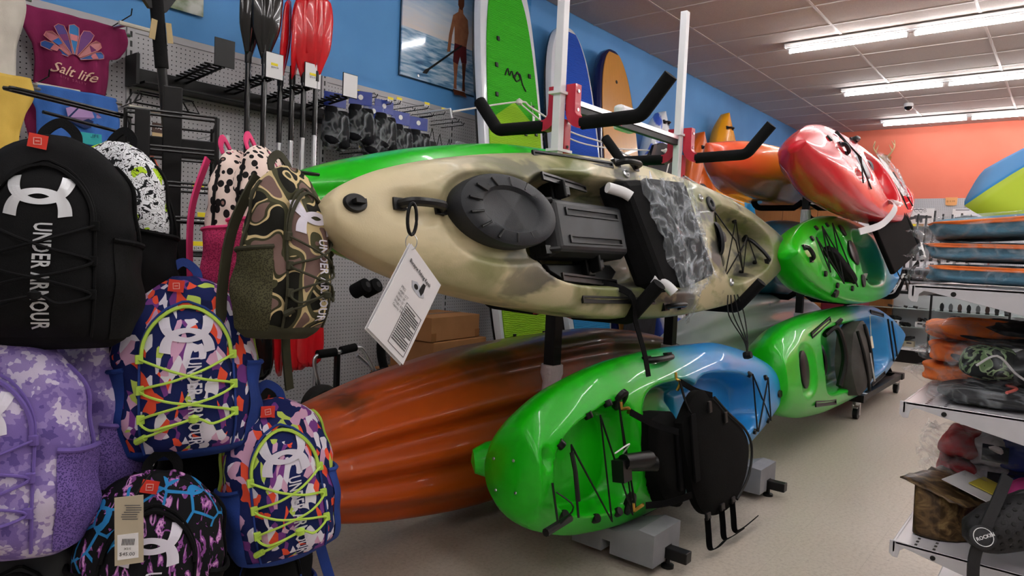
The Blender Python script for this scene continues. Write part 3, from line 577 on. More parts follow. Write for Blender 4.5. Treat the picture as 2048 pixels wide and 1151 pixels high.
# middle, near: green/blue with black seat frame
GB8 = kmat('green_blue_plastic_far', [(0, '#1e86cc'), (.25, '#2a93c8'), (.36, '#2fae6a'), (.46, '#1fc024'), (1, '#16bd0e')], 3.3, nz=.1, rough=.32, coat=.3)
K8 = Kayak(3.35, .72, [(-1, .14), (-.95, .3), (-.75, .64), (-.4, .92), (0, 1), (.35, .92), (.65, .70), (.85, .42), (.95, .22), (1, .06)], K6.depth, [(-1, .06), (0, .08), (1, .06)],
    [(.83, .0, .40, .20, .12, 3, .3, -.25), (-.2, 0, .45, .25, .13, 3, .3), (-1.2, 0, .3, .18, .1, 3, .3)], ridge=.015, cexp=2.6, nx=120, nt=56)
kt = thing('sit_on_top_kayak', 'green and blue kayak on the middle near arms of the second rack with cords', 'kayak', mat=kframe((6.08, 1.40, 1.30), -1, 20))
K8.body(GB8, kt)
e8 = [(1.28, -.10), (1.05, -.19), (.75, -.23), (1.2, .14), (.95, .22), (.6, .25)]
G = lambda x, y: Vector((x, y, .09))
part(kt, 'bungee_cord', CORD, lambda m: (m.tube([G(*q) for q in (e8[0], e8[3], e8[1], e8[4], e8[2], e8[5])], .005), m.tube([G(*e8[1]), G(*e8[5])], .005), m.tube([G(*e8[0]), G(*e8[4])], .005)))
buttons(kt, K8, e8, .02)
disc(kt, 'round_hatch', PLB, K8, .36, -.02, .10, .10, .012); disc(kt, 'rod_holder', PLB, K8, .42, -.2, .05, .05, .012); disc(kt, 'rod_holder', PLB, K8, .28, .2, .05, .05, .012)
part(kt, 'gear_pouch', WEB, lambda m: pillow(m, [(1.0, -.02), (.92, -.06), (.72, .05), (.5, .18), (.55, .22), (.78, .14)], .03, .08), smooth=True)
khandle(kt, K8, (1.52, -.03), (1.45, .05), .03, .014); disc(kt, 'drain_plug', PLB, K8, .95, .27, .03, .03, .02)
st = part(kt, 'seat', SEATC, lambda m: m.prism([(-.12, -.26), (-.98, -.42), (-1.05, -.36), (-1.12, .02), (-.25, .20)], lambda u, v, w_: (u, v, .20+w_+.1*(-u-.1)), .04), bevel=.012); st.location.x = .30
part(st, 'frame', BLK, lambda m: m.tube(smooth_path([(-.98, -.42, .30), (-1.16, -.30, .32), (-1.25, -.05, .33), (-1.2, .05, .33)], 5), .018, 8), smooth=True)
for a, b_ in (((-.78, -.42, .30), (-1.04, -.41, .32)), ((-1.27, -.06, .33), (-1.22, .08, .33))): part(st, 'tube_cover', WHT, lambda m: m.tube(smooth_path([a, tuple((a[i]+b_[i])/2 for i in range(3)), b_], 3), .026, 10), smooth=True)
part(st, 'strap', WEB, lambda m: (m.tube([(-.55, .18, .22), (-.75, .25, .2), (-1.15, .1, .3)], 1, flat=(.03, .005)), m.tube([(-.8, .2, .22), (-.82, .4, .2)], 1, flat=(.03, .005)), m.tube([(-.95, .15, .22), (-1.0, .38, .2)], 1, flat=(.03, .005))))
# middle, far: teal kayak
TEAL = kmat('teal_plastic', [(0, '#0f7fae'), (1, '#0e86b8')], 3.2, rough=.3, coat=.3)
K7 = Kayak(3.3, .74, K6.beam, K6.depth, K6.crown, [(-.3, 0, .5, .25, .12)], ridge=.02, nx=80, nt=20, nh=44)
kt = thing('sit_on_top_kayak', 'teal blue kayak behind the green one on the middle arms of the second rack', 'kayak', mat=kframe((6.85, 2.18, 1.28), 1, 180-8) @ Matrix.Rotation(pi, 4, 'Z')); K7.body(TEAL, kt)
khandle(kt, K7, (1.5, 0), (1.4, 0.02), .03, .014)
# bottom, far: white kayak with blue marbling, hull out
WHK = kmat('white_marbled_plastic', [(0, '#d9e0e6'), (.5, '#e4e9e9'), (1, '#e6ece8')], 3.9, nz=.3, rough=.3, coat=.3, blot=[('#3f7fae', 3.1, .69, .74, .8), ('#7e93ad', 1.2, .55, .72, .5)])
K9 = Kayak(3.9, .86, K3.beam, K3.depth, K3.crown, [(0, 0, .7, .25, .12)], ridge=.03, nridge=4, nx=110, nt=20, nh=60, hexp=(.8, .55))
kt = thing('sit_on_top_kayak', 'white kayak with faint blue marbling, hull outward, low on the second rack', 'kayak', mat=kframe((6.15, 2.2, .55), 1, 180-6) @ Matrix.Rotation(pi, 4, 'Z')); K9.body(WHK, kt)
part(kt, 'moulded_handle', WHK, lambda m: m.tube(smooth_path([(.55, .12, -.24), (.45, .14, -.30), (.2, .16, -.31), (.1, .17, -.25)], 5), .045, 10), smooth=True)
# bottom, near: green/blue fishing kayak with wide cockpit
K10 = Kayak(3.74, .74, [(-1, .12), (-.96, .3), (-.8, .62), (-.5, .9), (-.1, 1), (.4, .97), (.75, .84), (.93, .64), (.985, .5), (1, .40)], [(-1, .1), (-.7, .22), (0, .27), (.6, .27), (.9, .22), (1, .16)], [(-1, .08), (0, .1), (.8, .12), (1, .1)],
    [(-.05, 0, 1.12, .25, .17, 5, .2), (1.40, .0, .16, .18, .03, 2.5, .3), (-1.35, 0, .2, .2, .05, 3, .4), (-.62, .0, .2, .12, -.07, 5, .3)], ridge=.015, cexp=3.2, nx=150, nt=64, xs=-.10)
GB10 = kmat('green_blue_plastic_low', [(0, '#1f86cc'), (.43, '#2488c4'), (.50, '#24a56a'), (.57, '#1fbd2a'), (1, '#16bd0e')], 3.9, nz=.08, rough=.32, coat=.3)
kt = thing('fishing_kayak', 'green and blue wide-cockpit fishing kayak on the bottom near cradle of the second rack', 'kayak', mat=kframe((5.93, 1.38, .555), -1, 10)); K10.body(GB10, kt)
for a, b_ in (((1.20, -.21), (.62, -.29)), ((1.25, .23), (.72, .29)), ((-.70, -.29), (-1.15, -.24)), ((-.45, .31), (-.95, .27))): rail(kt, K10, a, b_, w=.04)
disc(kt, 'hatch_cover', PLB, K10, 1.41, -.01, .08, .12, .012); disc(kt, 'round_hatch', PLB, K10, .98, -.03, .10, .13, .012); disc(kt, 'rod_holder', PLB, K10, .48, -.25, .05, .05, .01)
for x, y in ((-.85, -.12), (-.82, .1), (-.52, .06)): rail(kt, K10, (x+.07, y), (x-.07, y), w=.03, h=.014, name='slotted_bracket')
part(kt, 'foot_track', BLK, lambda m: (m.box(K10.p(-.88, 0, .008), (.03, .36, .012)),))
part(kt, 'bungee_cord', CORD, lambda m: (m.tube([K10.p(-1.25, -.2, .01), K10.p(-1.3, .2, .01)], .008), m.tube([K10.p(-1.45, -.17, .01), K10.p(-1.48, .17, .01)], .008)))
part(kt, 'hang_tag', M('cream_tag', '#e6dfc8', rough=.6), lambda m: (m.prism([(-.3, -.1), (-.36, -.1), (-.37, .0), (-.29, .0)], lambda u, v, w_: (u, v, .12+w_), .003), m.tube([(-.33, -.27, .13), (-.33, -.1, .12)], .003, 5)))
SG = M('seat_grey', '#4a4744', '#423f3d', rough=.8, bump=(250, .3))
st = part(kt, 'seat', SG, lambda m: pillow(m, [(.30, -.16), (-.05, -.24), (-.12, .0), (-.10, .2), (.30, .30), (.42, .22), (.45, .05)], .02, .15, bulge=.04), smooth=True)
part(st, 'frame', BLK, lambda m: (m.tube(smooth_path([(.62, -.18, .02), (.5, -.22, .08), (.46, .0, .1), (.55, .2, .06)], 5), .022, 8), m.tube(smooth_path([(.35, -.18, .18), (.30, .05, .2), (.2, .28, .18)], 5), .012, 8), m.tube(smooth_path([(.12, -.22, .18), (.10, .0, .2), (.05, .2, .18)], 5), .012, 8)), smooth=True)
part(st, 'side_bar', ALU, lambda m: m.tube([(.16, .0, .205), (.10, .22, .20)], .008, 6))
# =================================================================== left wall: pegboard fixture
gd = thing('pegboard_fixture', 'grey perforated pegboard wall fixture with slotted uprights along the blue wall', 'shelving', (1.57, 4.0, 0))
GM = M('grey_enamel', '#b9b8bc', rough=.45); SL = NT('slotted_upright'); s_ = SL.sep(); q_ = SL.math('LESS_THAN', SL.math('FRACT', SL.math('DIVIDE', s_[2], .0508)), .62); w_ = SL.math('LESS_THAN', SL.math('ABSOLUTE', s_[0]), .006)
SL.col(SL.mix(SL.math('MULTIPLY', q_, w_), '#b4b3b7', '#0a0a0b')).set(rough=.45); SL = SL.m
for i in range(-3, 4):
    x = i*1.2235
    if i < 3:
        o = MB().box((0, 0, 0), (1.18, .012, 2.16)).build('peg_panel', PEG, gd); o.location = (x+.612, .006, 1.25)
        part(gd, 'top_rail', GM, lambda b: b.bx(x+.02, x+1.2, -.006, .02, 2.325, 2.365), bevel=.003)
        part(gd, 'base_deck', GM, lambda b: b.bx(x+.012, x+1.21, -.42, .0, .0, .16), bevel=.004)
    o = MB().box((0, 0, 0), (.04, .02, 2.36)).build('upright', SL, gd); o.location = (x, .0, 1.18)
# ---- generic peg hook / price tag
HK = M('hook_wire', '#151516', rough=.4, metal=.6)
def pricetag(parent, p, w_=.05, h=.032, big=False):
    o = part(parent, 'price_tag', PAPER, lambda b: b.box(p, (w_, .002, h)))
    part(o, 'tag_header', YEL, lambda b: b.box((p[0], p[1]-.0015, p[2]+h*.22), (w_*.98, .001, h*.5)))
    lettering(o, 'tag_print', '$24.99', INK, lambda u, v: (p[0]-w_*.32+u, p[1]-.0025, p[2]-h*.42+v), size=h*.42)
    return o
def peghook(x, z, ln=.28, tagged=True, label=''):
    t = thing('peg_hook', label, 'hook', (x, 3.994, z), group='wire hooks on the pegboard')
    part(t, 'wire', HK, lambda b: b.tube([(0, -.002, .0), (0, -ln, .0), (0, -ln-.012, .018)], .0035, 6))
    part(t, 'wire', HK, lambda b: b.tube([(.0, -.002, .03), (0, -ln+.02, .028), (0, -ln+.01, .012)], .0025, 6))
    if tagged: pricetag(t, (0, -ln+.005, .03))
    return t
hk = [(2.88, 2.22, 1), (3.02, 2.24, 0), (3.12, 2.21, 1), (3.25, 2.24, 1), (3.36, 2.21, 0), (3.46, 2.24, 1), (3.57, 2.21, 0), (3.66, 2.24, 1), (3.78, 2.20, 0), (3.90, 2.20, 0)]
ORD = ('first', 'second', 'third', 'fourth', 'fifth', 'sixth', 'seventh', 'eighth', 'ninth', 'tenth')
for i, (x, z, tg) in enumerate(hk): peghook(x, z, .24+.03*(i % 3), tg, '%s black wire peg hook from the left on the upper row, %s' % (ORD[i], 'with a yellow tag' if tg else 'without a tag'))
for i, (x, z) in enumerate(((2.93, 1.86), (3.12, 1.86), (3.3, 1.84))): peghook(x, z, .25, i < 2, '%s black wire peg hook of the lower row above the green kayak' % ORD[i])
# ---- water shoes in bags with blue header cards
HDR = M('blue_header_card', '#2b3f9a', '#31479f', rough=.25, coat=.5); SHOE = M('neoprene', '#08080a', '#0c0c12', rough=.75, spec=.2, bump=(120, .4)); BAGD = bagmat('dark_clear_bag', .05, .15, crs=5)
for i, (x, z, a) in enumerate(((2.70, 2.14, 3), (2.90, 2.19, -14), (3.01, 2.12, 6), (3.10, 2.17, 8), (3.25, 2.12, 6), (3.42, 2.11, 0))):
    t = thing('water_shoe_pack', '%s bagged pair of black water shoes with a blue header card' % ('leftmost', 'second', 'third', 'fourth', 'fifth', 'rightmost')[i], 'shoes', (x, 3.74, z), radians(-12+a), group='bagged water shoes on the pegboard')
    hd = part(t, 'header_card', HDR, lambda b: b.box((0, 0, .02), (.155, .006, .09)), bevel=.002)
    part(hd, 'round_logo', WHT, lambda b: b.lathe([(.017, .004), (.017, .0045)], 18, (0, 0, .025), ax=(0, -1, 0)))
    for sx, dz in ((-.035, 0), (.04, -.02)):
        sh = part(t, 'shoe', SHOE, lambda b: b.grid([[Vector((sx+r*.05*cos(q), -.02+r*.035*sin(q)+(-.03 if v > .8 else 0), -.03-v*.24+dz)) for q in [2*pi*k/14 for k in range(14)]] for v, r in ((0, .75), (.12, .95), (.3, .8), (.5, 1.0), (.75, 1.12), (.92, .95), (1, .4))], closeu=True), smooth=2)
        part(sh, 'sole', PLB, lambda b: b.grid([[Vector((sx+r*.052*cos(q), -.015+.012*sin(q)+(.02), -.06-v*.22+dz)) for q in [2*pi*k/10 for k in range(10)]] for v, r in ((0, .4), (.15, .9), (.5, .85), (.8, 1.05), (1, .5))], closeu=True), smooth=2)
    part(t, 'bag', BAGD, lambda b: b.grid([[Vector((r*.085*cos(q), -.02+r2_*.05*sin(q), -.03-v*.27)) for q in [2*pi*k/16 for k in range(16)]] for v, r, r2_ in ((0, .9, .1), (.2, 1.05, .9), (.6, 1.15, 1.1), (.9, 1.0, .9), (1, .8, .1))], closeu=True), smooth=2)
for i, (x, z, c) in enumerate(((3.56, 2.10, '#1a1a1c'), (3.64, 2.07, '#2a2c2a'), (3.74, 2.05, '#3b3d38'))):
    t = thing('small_accessory_pouch', '%s small dark drawstring pouch hanging at the right end of the pegboard hooks' % ('leftmost', 'middle', 'rightmost')[i], 'pouch', (x, 3.74, z), group='drawstring pouches on the pegboard')
    part(t, 'pouch', M('pouch%d' % i, c, rough=.8), lambda b: b.box((0, 0, -.15), (.09, .03, .15), taper=.85), bevel=.008)
    for d in (-1, 1): part(t, 'cord', CORD, lambda b: b.tube([(d*.03, 0, -.08), (0, 0, .02)], .003, 5))
t = thing('clear_card_pack', 'clear bag with a white card hanging beside the pouches', 'packet', (3.86, 3.74, 2.06)); part(t, 'card', PAPER, lambda b: b.box((0, .004, -.1), (.09, .004, .14)), bevel=.002); part(t, 'bag', BAG, lambda b: b.box((0, 0, -.09), (.11, .02, .2)), bevel=.006)
part(t, 'card_print', M('print_blue', '#4d93c4'), lambda b: b.box((.02, -.0, -.12), (.04, .002, .04)))
for i, x in enumerate((2.92, 3.00, 3.12, 3.22)):
    t = thing('small_package', '%s small clear-packed item on the lower pegboard hooks' % ('first', 'second', 'third', 'fourth')[i], 'packet', (x, 3.78, 1.84), group='small packages on the lower hooks')
    part(t, 'contents', M('pack%d' % (i % 2), ('#1d2a35', '#4a2a2a')[i % 2], rough=.5), lambda b: b.box((0, 0, -.09), (.06, .04, .13)), bevel=.008); part(t, 'bag', BAG, lambda b: b.box((0, 0, -.08), (.075, .055, .17)), bevel=.01)
# ---- black paddle holder: back bar, ladder arms, sign holders
ph = thing('paddle_display_rail', 'black metal display rail with ladder arms holding the paddles on the pegboard', 'rail', (1.56, 3.97, 2.09))
part(ph, 'back_bar', BLK, lambda b: b.bx(0, 1.55, -.02, .02, -.05, .045), bevel=.004)
part(ph, 'end_bracket', BLK, lambda b: (b.bx(-.02, .0, -.12, .02, -.06, .1)), bevel=.003)
part(ph, 'shelf_tray', BLK, lambda b: b.bx(.02, 1.5, -.13, -.02, -.05, -.035), bevel=.003)
for k, x in enumerate((.26, .55, .80, 1.07)):
    for d in (-.03, .03): part(ph, 'arm_rod', BLK, lambda b: b.tube([(x+d, -.02, .02), (x+d, -.42, .055)], .007, 8))
    part(ph, 'rung', BLK, lambda b: [b.tube([(x-.055, y, .03-y*.08), (x+.055, y, .03-y*.08)], .006, 6) for y in [-.08-.045*q for q in range(8)]], split=True)
    c = (x+.04, -.42, .13)
    sgn = part(ph, 'sign_holder', PLB, lambda b: b.box(c, (.112, .006, .145)), bevel=.002)
    if k: part(sgn, 'sign_card', PAPER, lambda b: b.box((c[0], c[1]-.004, c[2]), (.104, .002, .137))); 
    if k in (1, 2):
        part(sgn, 'price_header', YEL, lambda b: b.box((c[0]-.002, c[1]-.006, c[2]+.008), (.042, .001, .014)))
        lettering(sgn, 'price_print', ('$299.99', '$74.99')[k-1], INK, lambda u, v: (c[0]-.022+u, c[1]-.0065, c[2]-.014+v), size=.014)
# ---- paddles
def paddle(name, label, x, y, z0, z1, blade, shaft, turn=0, alu=None, bw=.085, bl=.46, group=None, lower=True, lower_mat=None):
    t = thing(name, label, 'paddle', (x, y, z0), radians(turn), group=group); ln = z1-z0
    def bl_(b, zb, up_):
        rows = []
        for i in range(15):
            v = i/14; w_ = bw*crv([(0, .22), (.12, .45), (.4, .92), (.7, 1), (.9, .85), (.97, .6), (1, .3)], v); z = zb+up_*bl*v
            rows.append([Vector((s*w_, -.035*v*(1)-.03*(1-s*s)*crv([(0, .3), (.5, 1), (1, .4)], v)+(.012 if abs(s) < .05 else 0), z)) for s in [-1+2*j/10 for j in range(11)]])
        b.grid(rows)
    part(t, 'upper_blade', blade, lambda b: bl_(b, ln-bl, 1), smooth=2, solid=.006)
    if lower: part(t, 'lower_blade', lower_mat or blade, lambda b: bl_(b, bl, -1), smooth=2, solid=.006)
    za = bl-.04 if lower else 0
    if alu:
        part(t, 'shaft', shaft, lambda b: b.tube([(0, 0, alu), (0, 0, ln-bl+.08)], .0155, 12), smooth=True); part(t, 'metal_shaft', ALU, lambda b: b.tube([(0, 0, za), (0, 0, alu)], .0148, 12), smooth=True)
    else: part(t, 'shaft', shaft, lambda b: b.tube([(0, 0, za), (0, 0, ln-bl+.08)], .0155, 12), smooth=True)
    part(t, 'ferrule', PLB, lambda b: b.tube([(0, 0, ln-bl-.03), (0, 0, ln-bl+.03)], .019, 12), smooth=True)
    return t
CARB = M('carbon_black', '#141517', rough=.16, coat=.6); REDB = M('red_blade', '#e0202a', '#d81c26', rough=.25, coat=.4); SHB = M('shaft_black', '#101012', rough=.2, coat=.4)
for i, (x, y, tn) in enumerate(((2.055, 3.66, 12), (2.12, 3.60, -20))):
    paddle('kayak_paddle', ('rear', 'front')[i]+' black kayak paddle standing in the display rail left of the red paddles', x, y, .45, 2.72, CARB, SHB, tn, group='black paddles')
for i, (x, y, tn) in enumerate(((2.27, 3.68, 45), (2.33, 3.65, 40), (2.375, 3.60, -18), (2.43, 3.56, -25))):
    paddle('kayak_paddle', ('leftmost', 'second', 'third', 'rightmost')[i]+' red-bladed kayak paddle with a black and silver shaft', x, y, .44+.02*i, 2.64+.015*i, REDB, SHB, tn, alu=1.38, group='red paddles')
# ---- tall black net pole leaning behind the backpack rack
t = thing('landing_net_pole', 'tall black pole with foam grip and forked head leaning behind the backpack rack', 'pole', (1.32, 2.62, 0))
D_ = Vector((-.21, -.02, 2.03)).normalized(); Q = lambda s: D_*s
part(t, 'pole', BLK, lambda b: b.tube([Q(.02), Q(1.9)], .0165, 12), smooth=True); part(t, 'foam_grip', FOAM, lambda b: b.tube([Q(1.86), Q(2.10)], .023, 12), smooth=True)
part(t, 'forked_head', PLB, lambda b: (b.prism([(-.03, 2.06), (.03, 2.06), (.10, 2.16), (.085, 2.17), (0, 2.11), (-.085, 2.17), (-.10, 2.16)], lambda u, v, w_: Q(v)+Vector((u, w_-.01, 0)), .02)))
part(t, 'hoop', ALU, lambda b: b.tube(smooth_path([Q(2.16)+Vector((-.09, 0, 0)), Q(2.35)+Vector((-.22, 0, 0)), Q(2.6)+Vector((-.2, 0, 0)), Q(2.68), Q(2.6)+Vector((.2, 0, 0)), Q(2.35)+Vector((.22, 0, 0)), Q(2.16)+Vector((.09, 0, 0))], 5), .007, 8), smooth=True)
for d in (-1, 1): part(t, 'hang_card', M('kraft_card', '#b39d72', rough=.7), lambda b: b.box(Q(1.985)+Vector((d*.028, -.02, .0)), (.02, .003, .07), Matrix.Rotation(-d*.12, 3, 'Y')))
# ---- shirts on faceouts
def cloth_mat(n, c, c2): return M(n, c, c2, rough=.9, scale=9, bump=(260, .25))
def shirt(name, label, loc, rz, mat, rows, folds=5, amp=.012, sleeve=True, seed=1, thick=.012):
    """rows = [(z, left, right)] top to bottom; drapes with vertical folds"""
    t = thing(name, label, 'shirt', loc, rz, group='t-shirts hung on the pegboard'); rnd = random.Random(seed); ph_ = [rnd.uniform(0, 6) for _ in range(4)]
    fn = lambda x, z: amp*(sin(x*38+ph_[0])+.6*sin(x*71+ph_[1]+z*6)+.5*sin(z*17+x*9+ph_[2]))*(.4+min(1, abs(z)*3))
    def f(b):
        zs = [r[0] for r in rows]; n = 30; R = []
        for i in range(n+1):
            z = zs[0]+(zs[-1]-zs[0])*i/n; l = crv([(-r[0], r[1]) for r in rows], -z); rr = crv([(-r[0], r[2]) for r in rows], -z)
            R.append([Vector((l+(rr-l)*j/26, fn(l+(rr-l)*j/26, z)-.02*sin(pi*j/26), z)) for j in range(27)])
        b.grid(R)
    part(t, 'fabric', mat, f, smooth=2, solid=thick)
    part(t, 'faceout_bar', STEEL, lambda b: b.tube([(rows[0][1]-.03, .005, rows[0][0]-.02), (rows[0][2]+.03, .005, rows[0][0]-.02)], .01, 8))
    t['_'] = 0; del t['_']
    return t, lambda u, v, o=.012: Vector((u, fn(u, v)-.02*sin(pi*min(1, max(0, (u-rows[2][1])/(rows[2][2]-rows[2][1]))))-o-thick/2, v))
MAR = cloth_mat('maroon_cotton', '#8a1f55', '#7d1a4c')
t, S = shirt('t_shirt', 'maroon t-shirt with a seashell print and the words Salt life, on the pegboard', (1.28, 3.9, 2.30), 0, MAR, [(.0, -.235, .22), (-.06, -.24, .235), (-.15, -.20, .20), (-.17, -.185, .15), (-.26, -.17, .145), (-.36, -.175, .13)], seed=4)
PK = M('shell_pink', '#e79a98', rough=.8)
cols = ['#3c63b0', '#c77a86', '#5a4a8e', '#3f86c4', '#7a4d8c', '#cf8a8f', '#4a6fb4']
for i in range(7):
    a = radians(180-25-i*21.5); a2 = radians(10); hw = radians(9.5); c0 = (-.02, -.215); r1 = (.15, .17, .19, .195, .19, .17, .15)[i]
    sq = lambda r, q: (c0[0]+r*cos(q)*1.0, c0[1]+r*sin(q)*.88)
    poly = [sq(.03, a-hw*.6), sq(r1*.75, a-hw), sq(r1*.95, a-hw*.75), sq(r1, a), sq(r1*.95, a+hw*.75), sq(r1*.75, a+hw), sq(.03, a+hw*.6)]
    o = part(t, 'print_petal', M('petal%d' % i, cols[i], rough=.85), lambda b: b.add([S(u, v, .010) for u, v in poly], [tuple(range(7))]), fix=False)
    part(o, 'print_band', M('petalb%d' % (i % 3), ('#d9848a', '#2f6fc0', '#7f3d73')[i % 3], rough=.85), lambda b: b.add([S(*sq(r1*k_, a+s*hw*.8), .012) for k_, s in ((.55, -1), (.72, -1), (.72, 1), (.55, 1))], [(0, 1, 2, 3)]), fix=False)
    part(o, 'print_outline', PK, lambda b: b.tube([S(u, v, .0125) for u, v in poly], .0017, 4))
lettering(t, 'lettering', 'Salt life', M('print_cream', '#efc9b0', rough=.8), lambda u, v: S(-.125+u, -.288-u*.10+v, .014), size=.068, shear=.45, bold=.0004)
lettering(t, 'lettering', 'LIVE SALTY', M('print_rose', '#b9607f', rough=.8), lambda u, v: S(-.085+u, -.312-u*.10+v, .014), size=.016, spacing=1.6)
BLU = cloth_mat('blue_cotton', '#3f74c4', '#3968b6')
t, S = shirt('t_shirt', 'blue t-shirt with a marlin print folded over a bar below the maroon shirt', (1.23, 3.72, 1.91), 0, BLU, [(.0, -.19, .165), (-.06, -.185, .175), (-.12, -.165, .185), (-.2, -.165, .18), (-.30, -.16, .175)], seed=7, amp=.014)
o = part(t, 'print_panel', M('print_lilac', '#b08fc4', rough=.85), lambda b: b.add([S(u, v) for u, v in ((-.06, -.09), (.0, -.06), (.06, -.08), (.09, -.11), (.02, -.14), (-.05, -.13))], [(0, 1, 2, 3, 4, 5)]), fix=False)
part(o, 'print_fin', M('print_navy', '#1d2f5e', rough=.85), lambda b: b.add([S(u, v, .014) for u, v in ((-.06, -.14), (.0, -.065), (.03, -.12), (.09, -.15), (.02, -.17))], [(0, 1, 2, 3, 4)]), fix=False)
o = part(t, 'print_block', M('print_teal', '#39b0b4', rough=.85), lambda b: b.add([S(u, v) for u, v in ((-.02, -.19), (.09, -.19), (.09, -.245), (-.02, -.245))], [(0, 1, 2, 3)]), fix=False)
lettering(t, 'lettering', 'SALT LIFE', MATS['print_navy'], lambda u, v: S(-.015+u, -.21+v, .015), size=.021); lettering(t, 'lettering', 'LIVE', MATS['print_navy'], lambda u, v: S(-.01+u, -.235+v, .015), size=.018)
t, S = shirt('t_shirt', 'maroon t-shirt mostly hidden under the blue shirt', (1.25, 3.8, 1.86), 0, MAR, [(.0, -.20, .17), (-.1, -.21, .19), (-.15, -.2, .17), (-.2, -.19, .17), (-.24, -.19, .16)], seed=12)
t, S = shirt('t_shirt', 'cream t-shirt at the left edge above the yellow shirt', (.80, 3.72, 2.30), 0, cloth_mat('cream_cotton', '#d9d3c8', '#cbc5ba'), [(.0, -.2, .21), (-.06, -.2, .22), (-.15, -.2, .205), (-.25, -.2, .18), (-.42, -.2, .175)], seed=15)
t, S = shirt('t_shirt', 'yellow t-shirt at the left edge beside the blue shirt', (.76, 3.46, 1.88), 0, cloth_mat('yellow_cotton', '#e6c25e', '#dab552'), [(.0, -.2, .20), (-.06, -.2, .215), (-.15, -.2, .185), (-.25, -.2, .165), (-.40, -.2, .16)], seed=19)
for x, z in ((1.10, 1.93), (1.50, 1.905), (1.45, 2.305)):
    t = thing('faceout_bar', 'cream faceout bar with a wire end on the pegboard %s' % {1.10: 'behind the blue shirt', 1.50: 'right of the blue shirt', 1.45: 'at the maroon shirt'}[x], 'bar', (x, 3.99, z)); part(t, 'bar', M('cream_bar', '#cfc9bb', rough=.5), lambda b: b.tube([(-.04, -.26, -.02), (.14, -.26, -.02)], .011, 8)); part(t, 'arm', STEEL, lambda b: b.tube([(0, 0, 0), (0, -.26, -.02)], .008, 8)); part(t, 'wire_end', HK, lambda b: b.tube([(.0, -.02, 0), (0, -.30, .02), (0, -.31, .05)], .003, 5))
# ---- wire basket, card, odds and ends on the pegboard behind the gridwall
t = thing('wire_basket', 'black wire basket frame on the pegboard behind the backpack rack', 'basket', (1.63, 3.72, 1.90))
for i, pth in enumerate(([(-.17, -.05, 0), (-.14, -.05, .06), (.12, -.05, .06), (.16, -.05, 0), (-.17, -.05, 0)], [(-.14, .12, .02), (-.11, .12, .08), (.15, .12, .08), (.19, .12, .02)])): part(t, 'wire', HK, lambda b: b.tube(pth, .005, 6))
part(t, 'cross_wire', HK, lambda b: (b.tube([(-.14, -.05, .06), (-.11, .12, .08)], .004, 6), b.tube([(.12, -.05, .06), (.15, .12, .08)], .004, 6)), split=True); pricetag(t, (.02, -.06, .03), .07, .045)
t = thing('hang_card_pack', 'brown header card reading Yak hanging under the wire basket', 'packet', (1.63, 3.72, 1.80)); part(t, 'card', M('kraft_brown', '#3c2218', rough=.5), lambda b: b.box((0, 0, 0), (.12, .005, .05))); part(t, 'lower_card', M('kraft_tan', '#c5a97e', rough=.6), lambda b: b.box((.005, .0, -.05), (.13, .004, .05))); lettering(t, 'lettering', 'YAK', PAPER, lambda u, v: (-.05+u, -.004, -.006+v), size=.025)
t = thing('safety_flag', 'orange triangular safety flag hanging on the pegboard behind the gridwall', 'flag', (1.66, 3.85, 1.70)); part(t, 'flag', M('flag_orange', '#f2663a', rough=.6), lambda b: sheet(b, [(-.10, 0, .02), (-.06, -.02, .02), (.10, -.02, -.30), (-.06, 0, -.46)], (0, 1, 0), n=10, m2=10, amp=.006), smooth=2, solid=.003); part(t, 'rod', WHT, lambda b: b.tube([(-.10, .01, .05), (-.10, .01, -.5)], .004, 6))
t = thing('white_peg_hook', 'white plastic double hook on the pegboard right of the wire basket', 'hook', (1.93, 3.97, 1.79)); part(t, 'plate', WHT, lambda b: [b.box((x, -.22, -.02), (.018, .02, .11)) for x in (0, .06)], split=True); part(t, 'wire', STEEL, lambda b: [b.tube([(x, 0, z), (x, -.22, z+.01)], .003, 5) for x in (0, .06) for z in (-.04, .02)], split=True)
for i, (x, z) in enumerate(((1.83, 1.52), (1.86, 1.36), (1.83, 1.2))):
    t = thing('shelf_tag', '%s yellow and white price tag on the pegboard behind the gridwall' % ('upper', 'middle', 'lower')[i], 'price tag', (x, 3.75, z), group='tags behind gridwall'); pricetag(t, (0, 0, 0), .065, .05)
# =================================================================== pictures on the blue wall
def mat_sea():
    t = NT('poster_sea_print'); z = t.sep()[2]; n = t.noise(9, 4, vec=t.map(scale=(.5, 1, 3.2)))
    sky = t.ramp(t.math('ADD', z, t.math('MULTIPLY', t.math('SUBTRACT', n, .5), .25)), [(.05, '#e8dcd8'), (.22, '#d4dbe8'), (.42, '#8fb6dd'), (.7, '#3f86c8')])
    wv = t.noise(7, 5, vec=t.map(scale=(.7, 1, 4.5)), dist=.6); sea = t.ramp(wv, [(.28, '#3b648c'), (.42, '#6a97bf'), (.55, '#a5c4de'), (.7, '#dbe6f0')])
    t.col(t.mix(t.math('LESS_THAN', z, .09), sky, sea)).set(rough=.08, spec=.6); return t.m
t = thing('paddle_poster', 'large glossy photo print of a bare-chested man with a paddle walking in the sea', 'poster', (4.2, 4.02, 2.80))
part(t, 'panel', mat_sea(), lambda b: b.bx(-.725, .80, -.006, .006, -.27, .95)); part(t, 'edge_frame', M('acrylic_edge', '#2a4257', rough=.2), lambda b: b.bx(-.73, .805, .006, .016, -.275, .955))  # dark blue rim just behind and slightly larger than the panel
SK = M('print_skin', '#a06b4e', '#8d5a42', rough=.12, scale=14); SKD = M('print_skin_dark', '#5d3526', rough=.12)
PP = lambda u, v: Vector((u-.11, -.0075, v-.23))
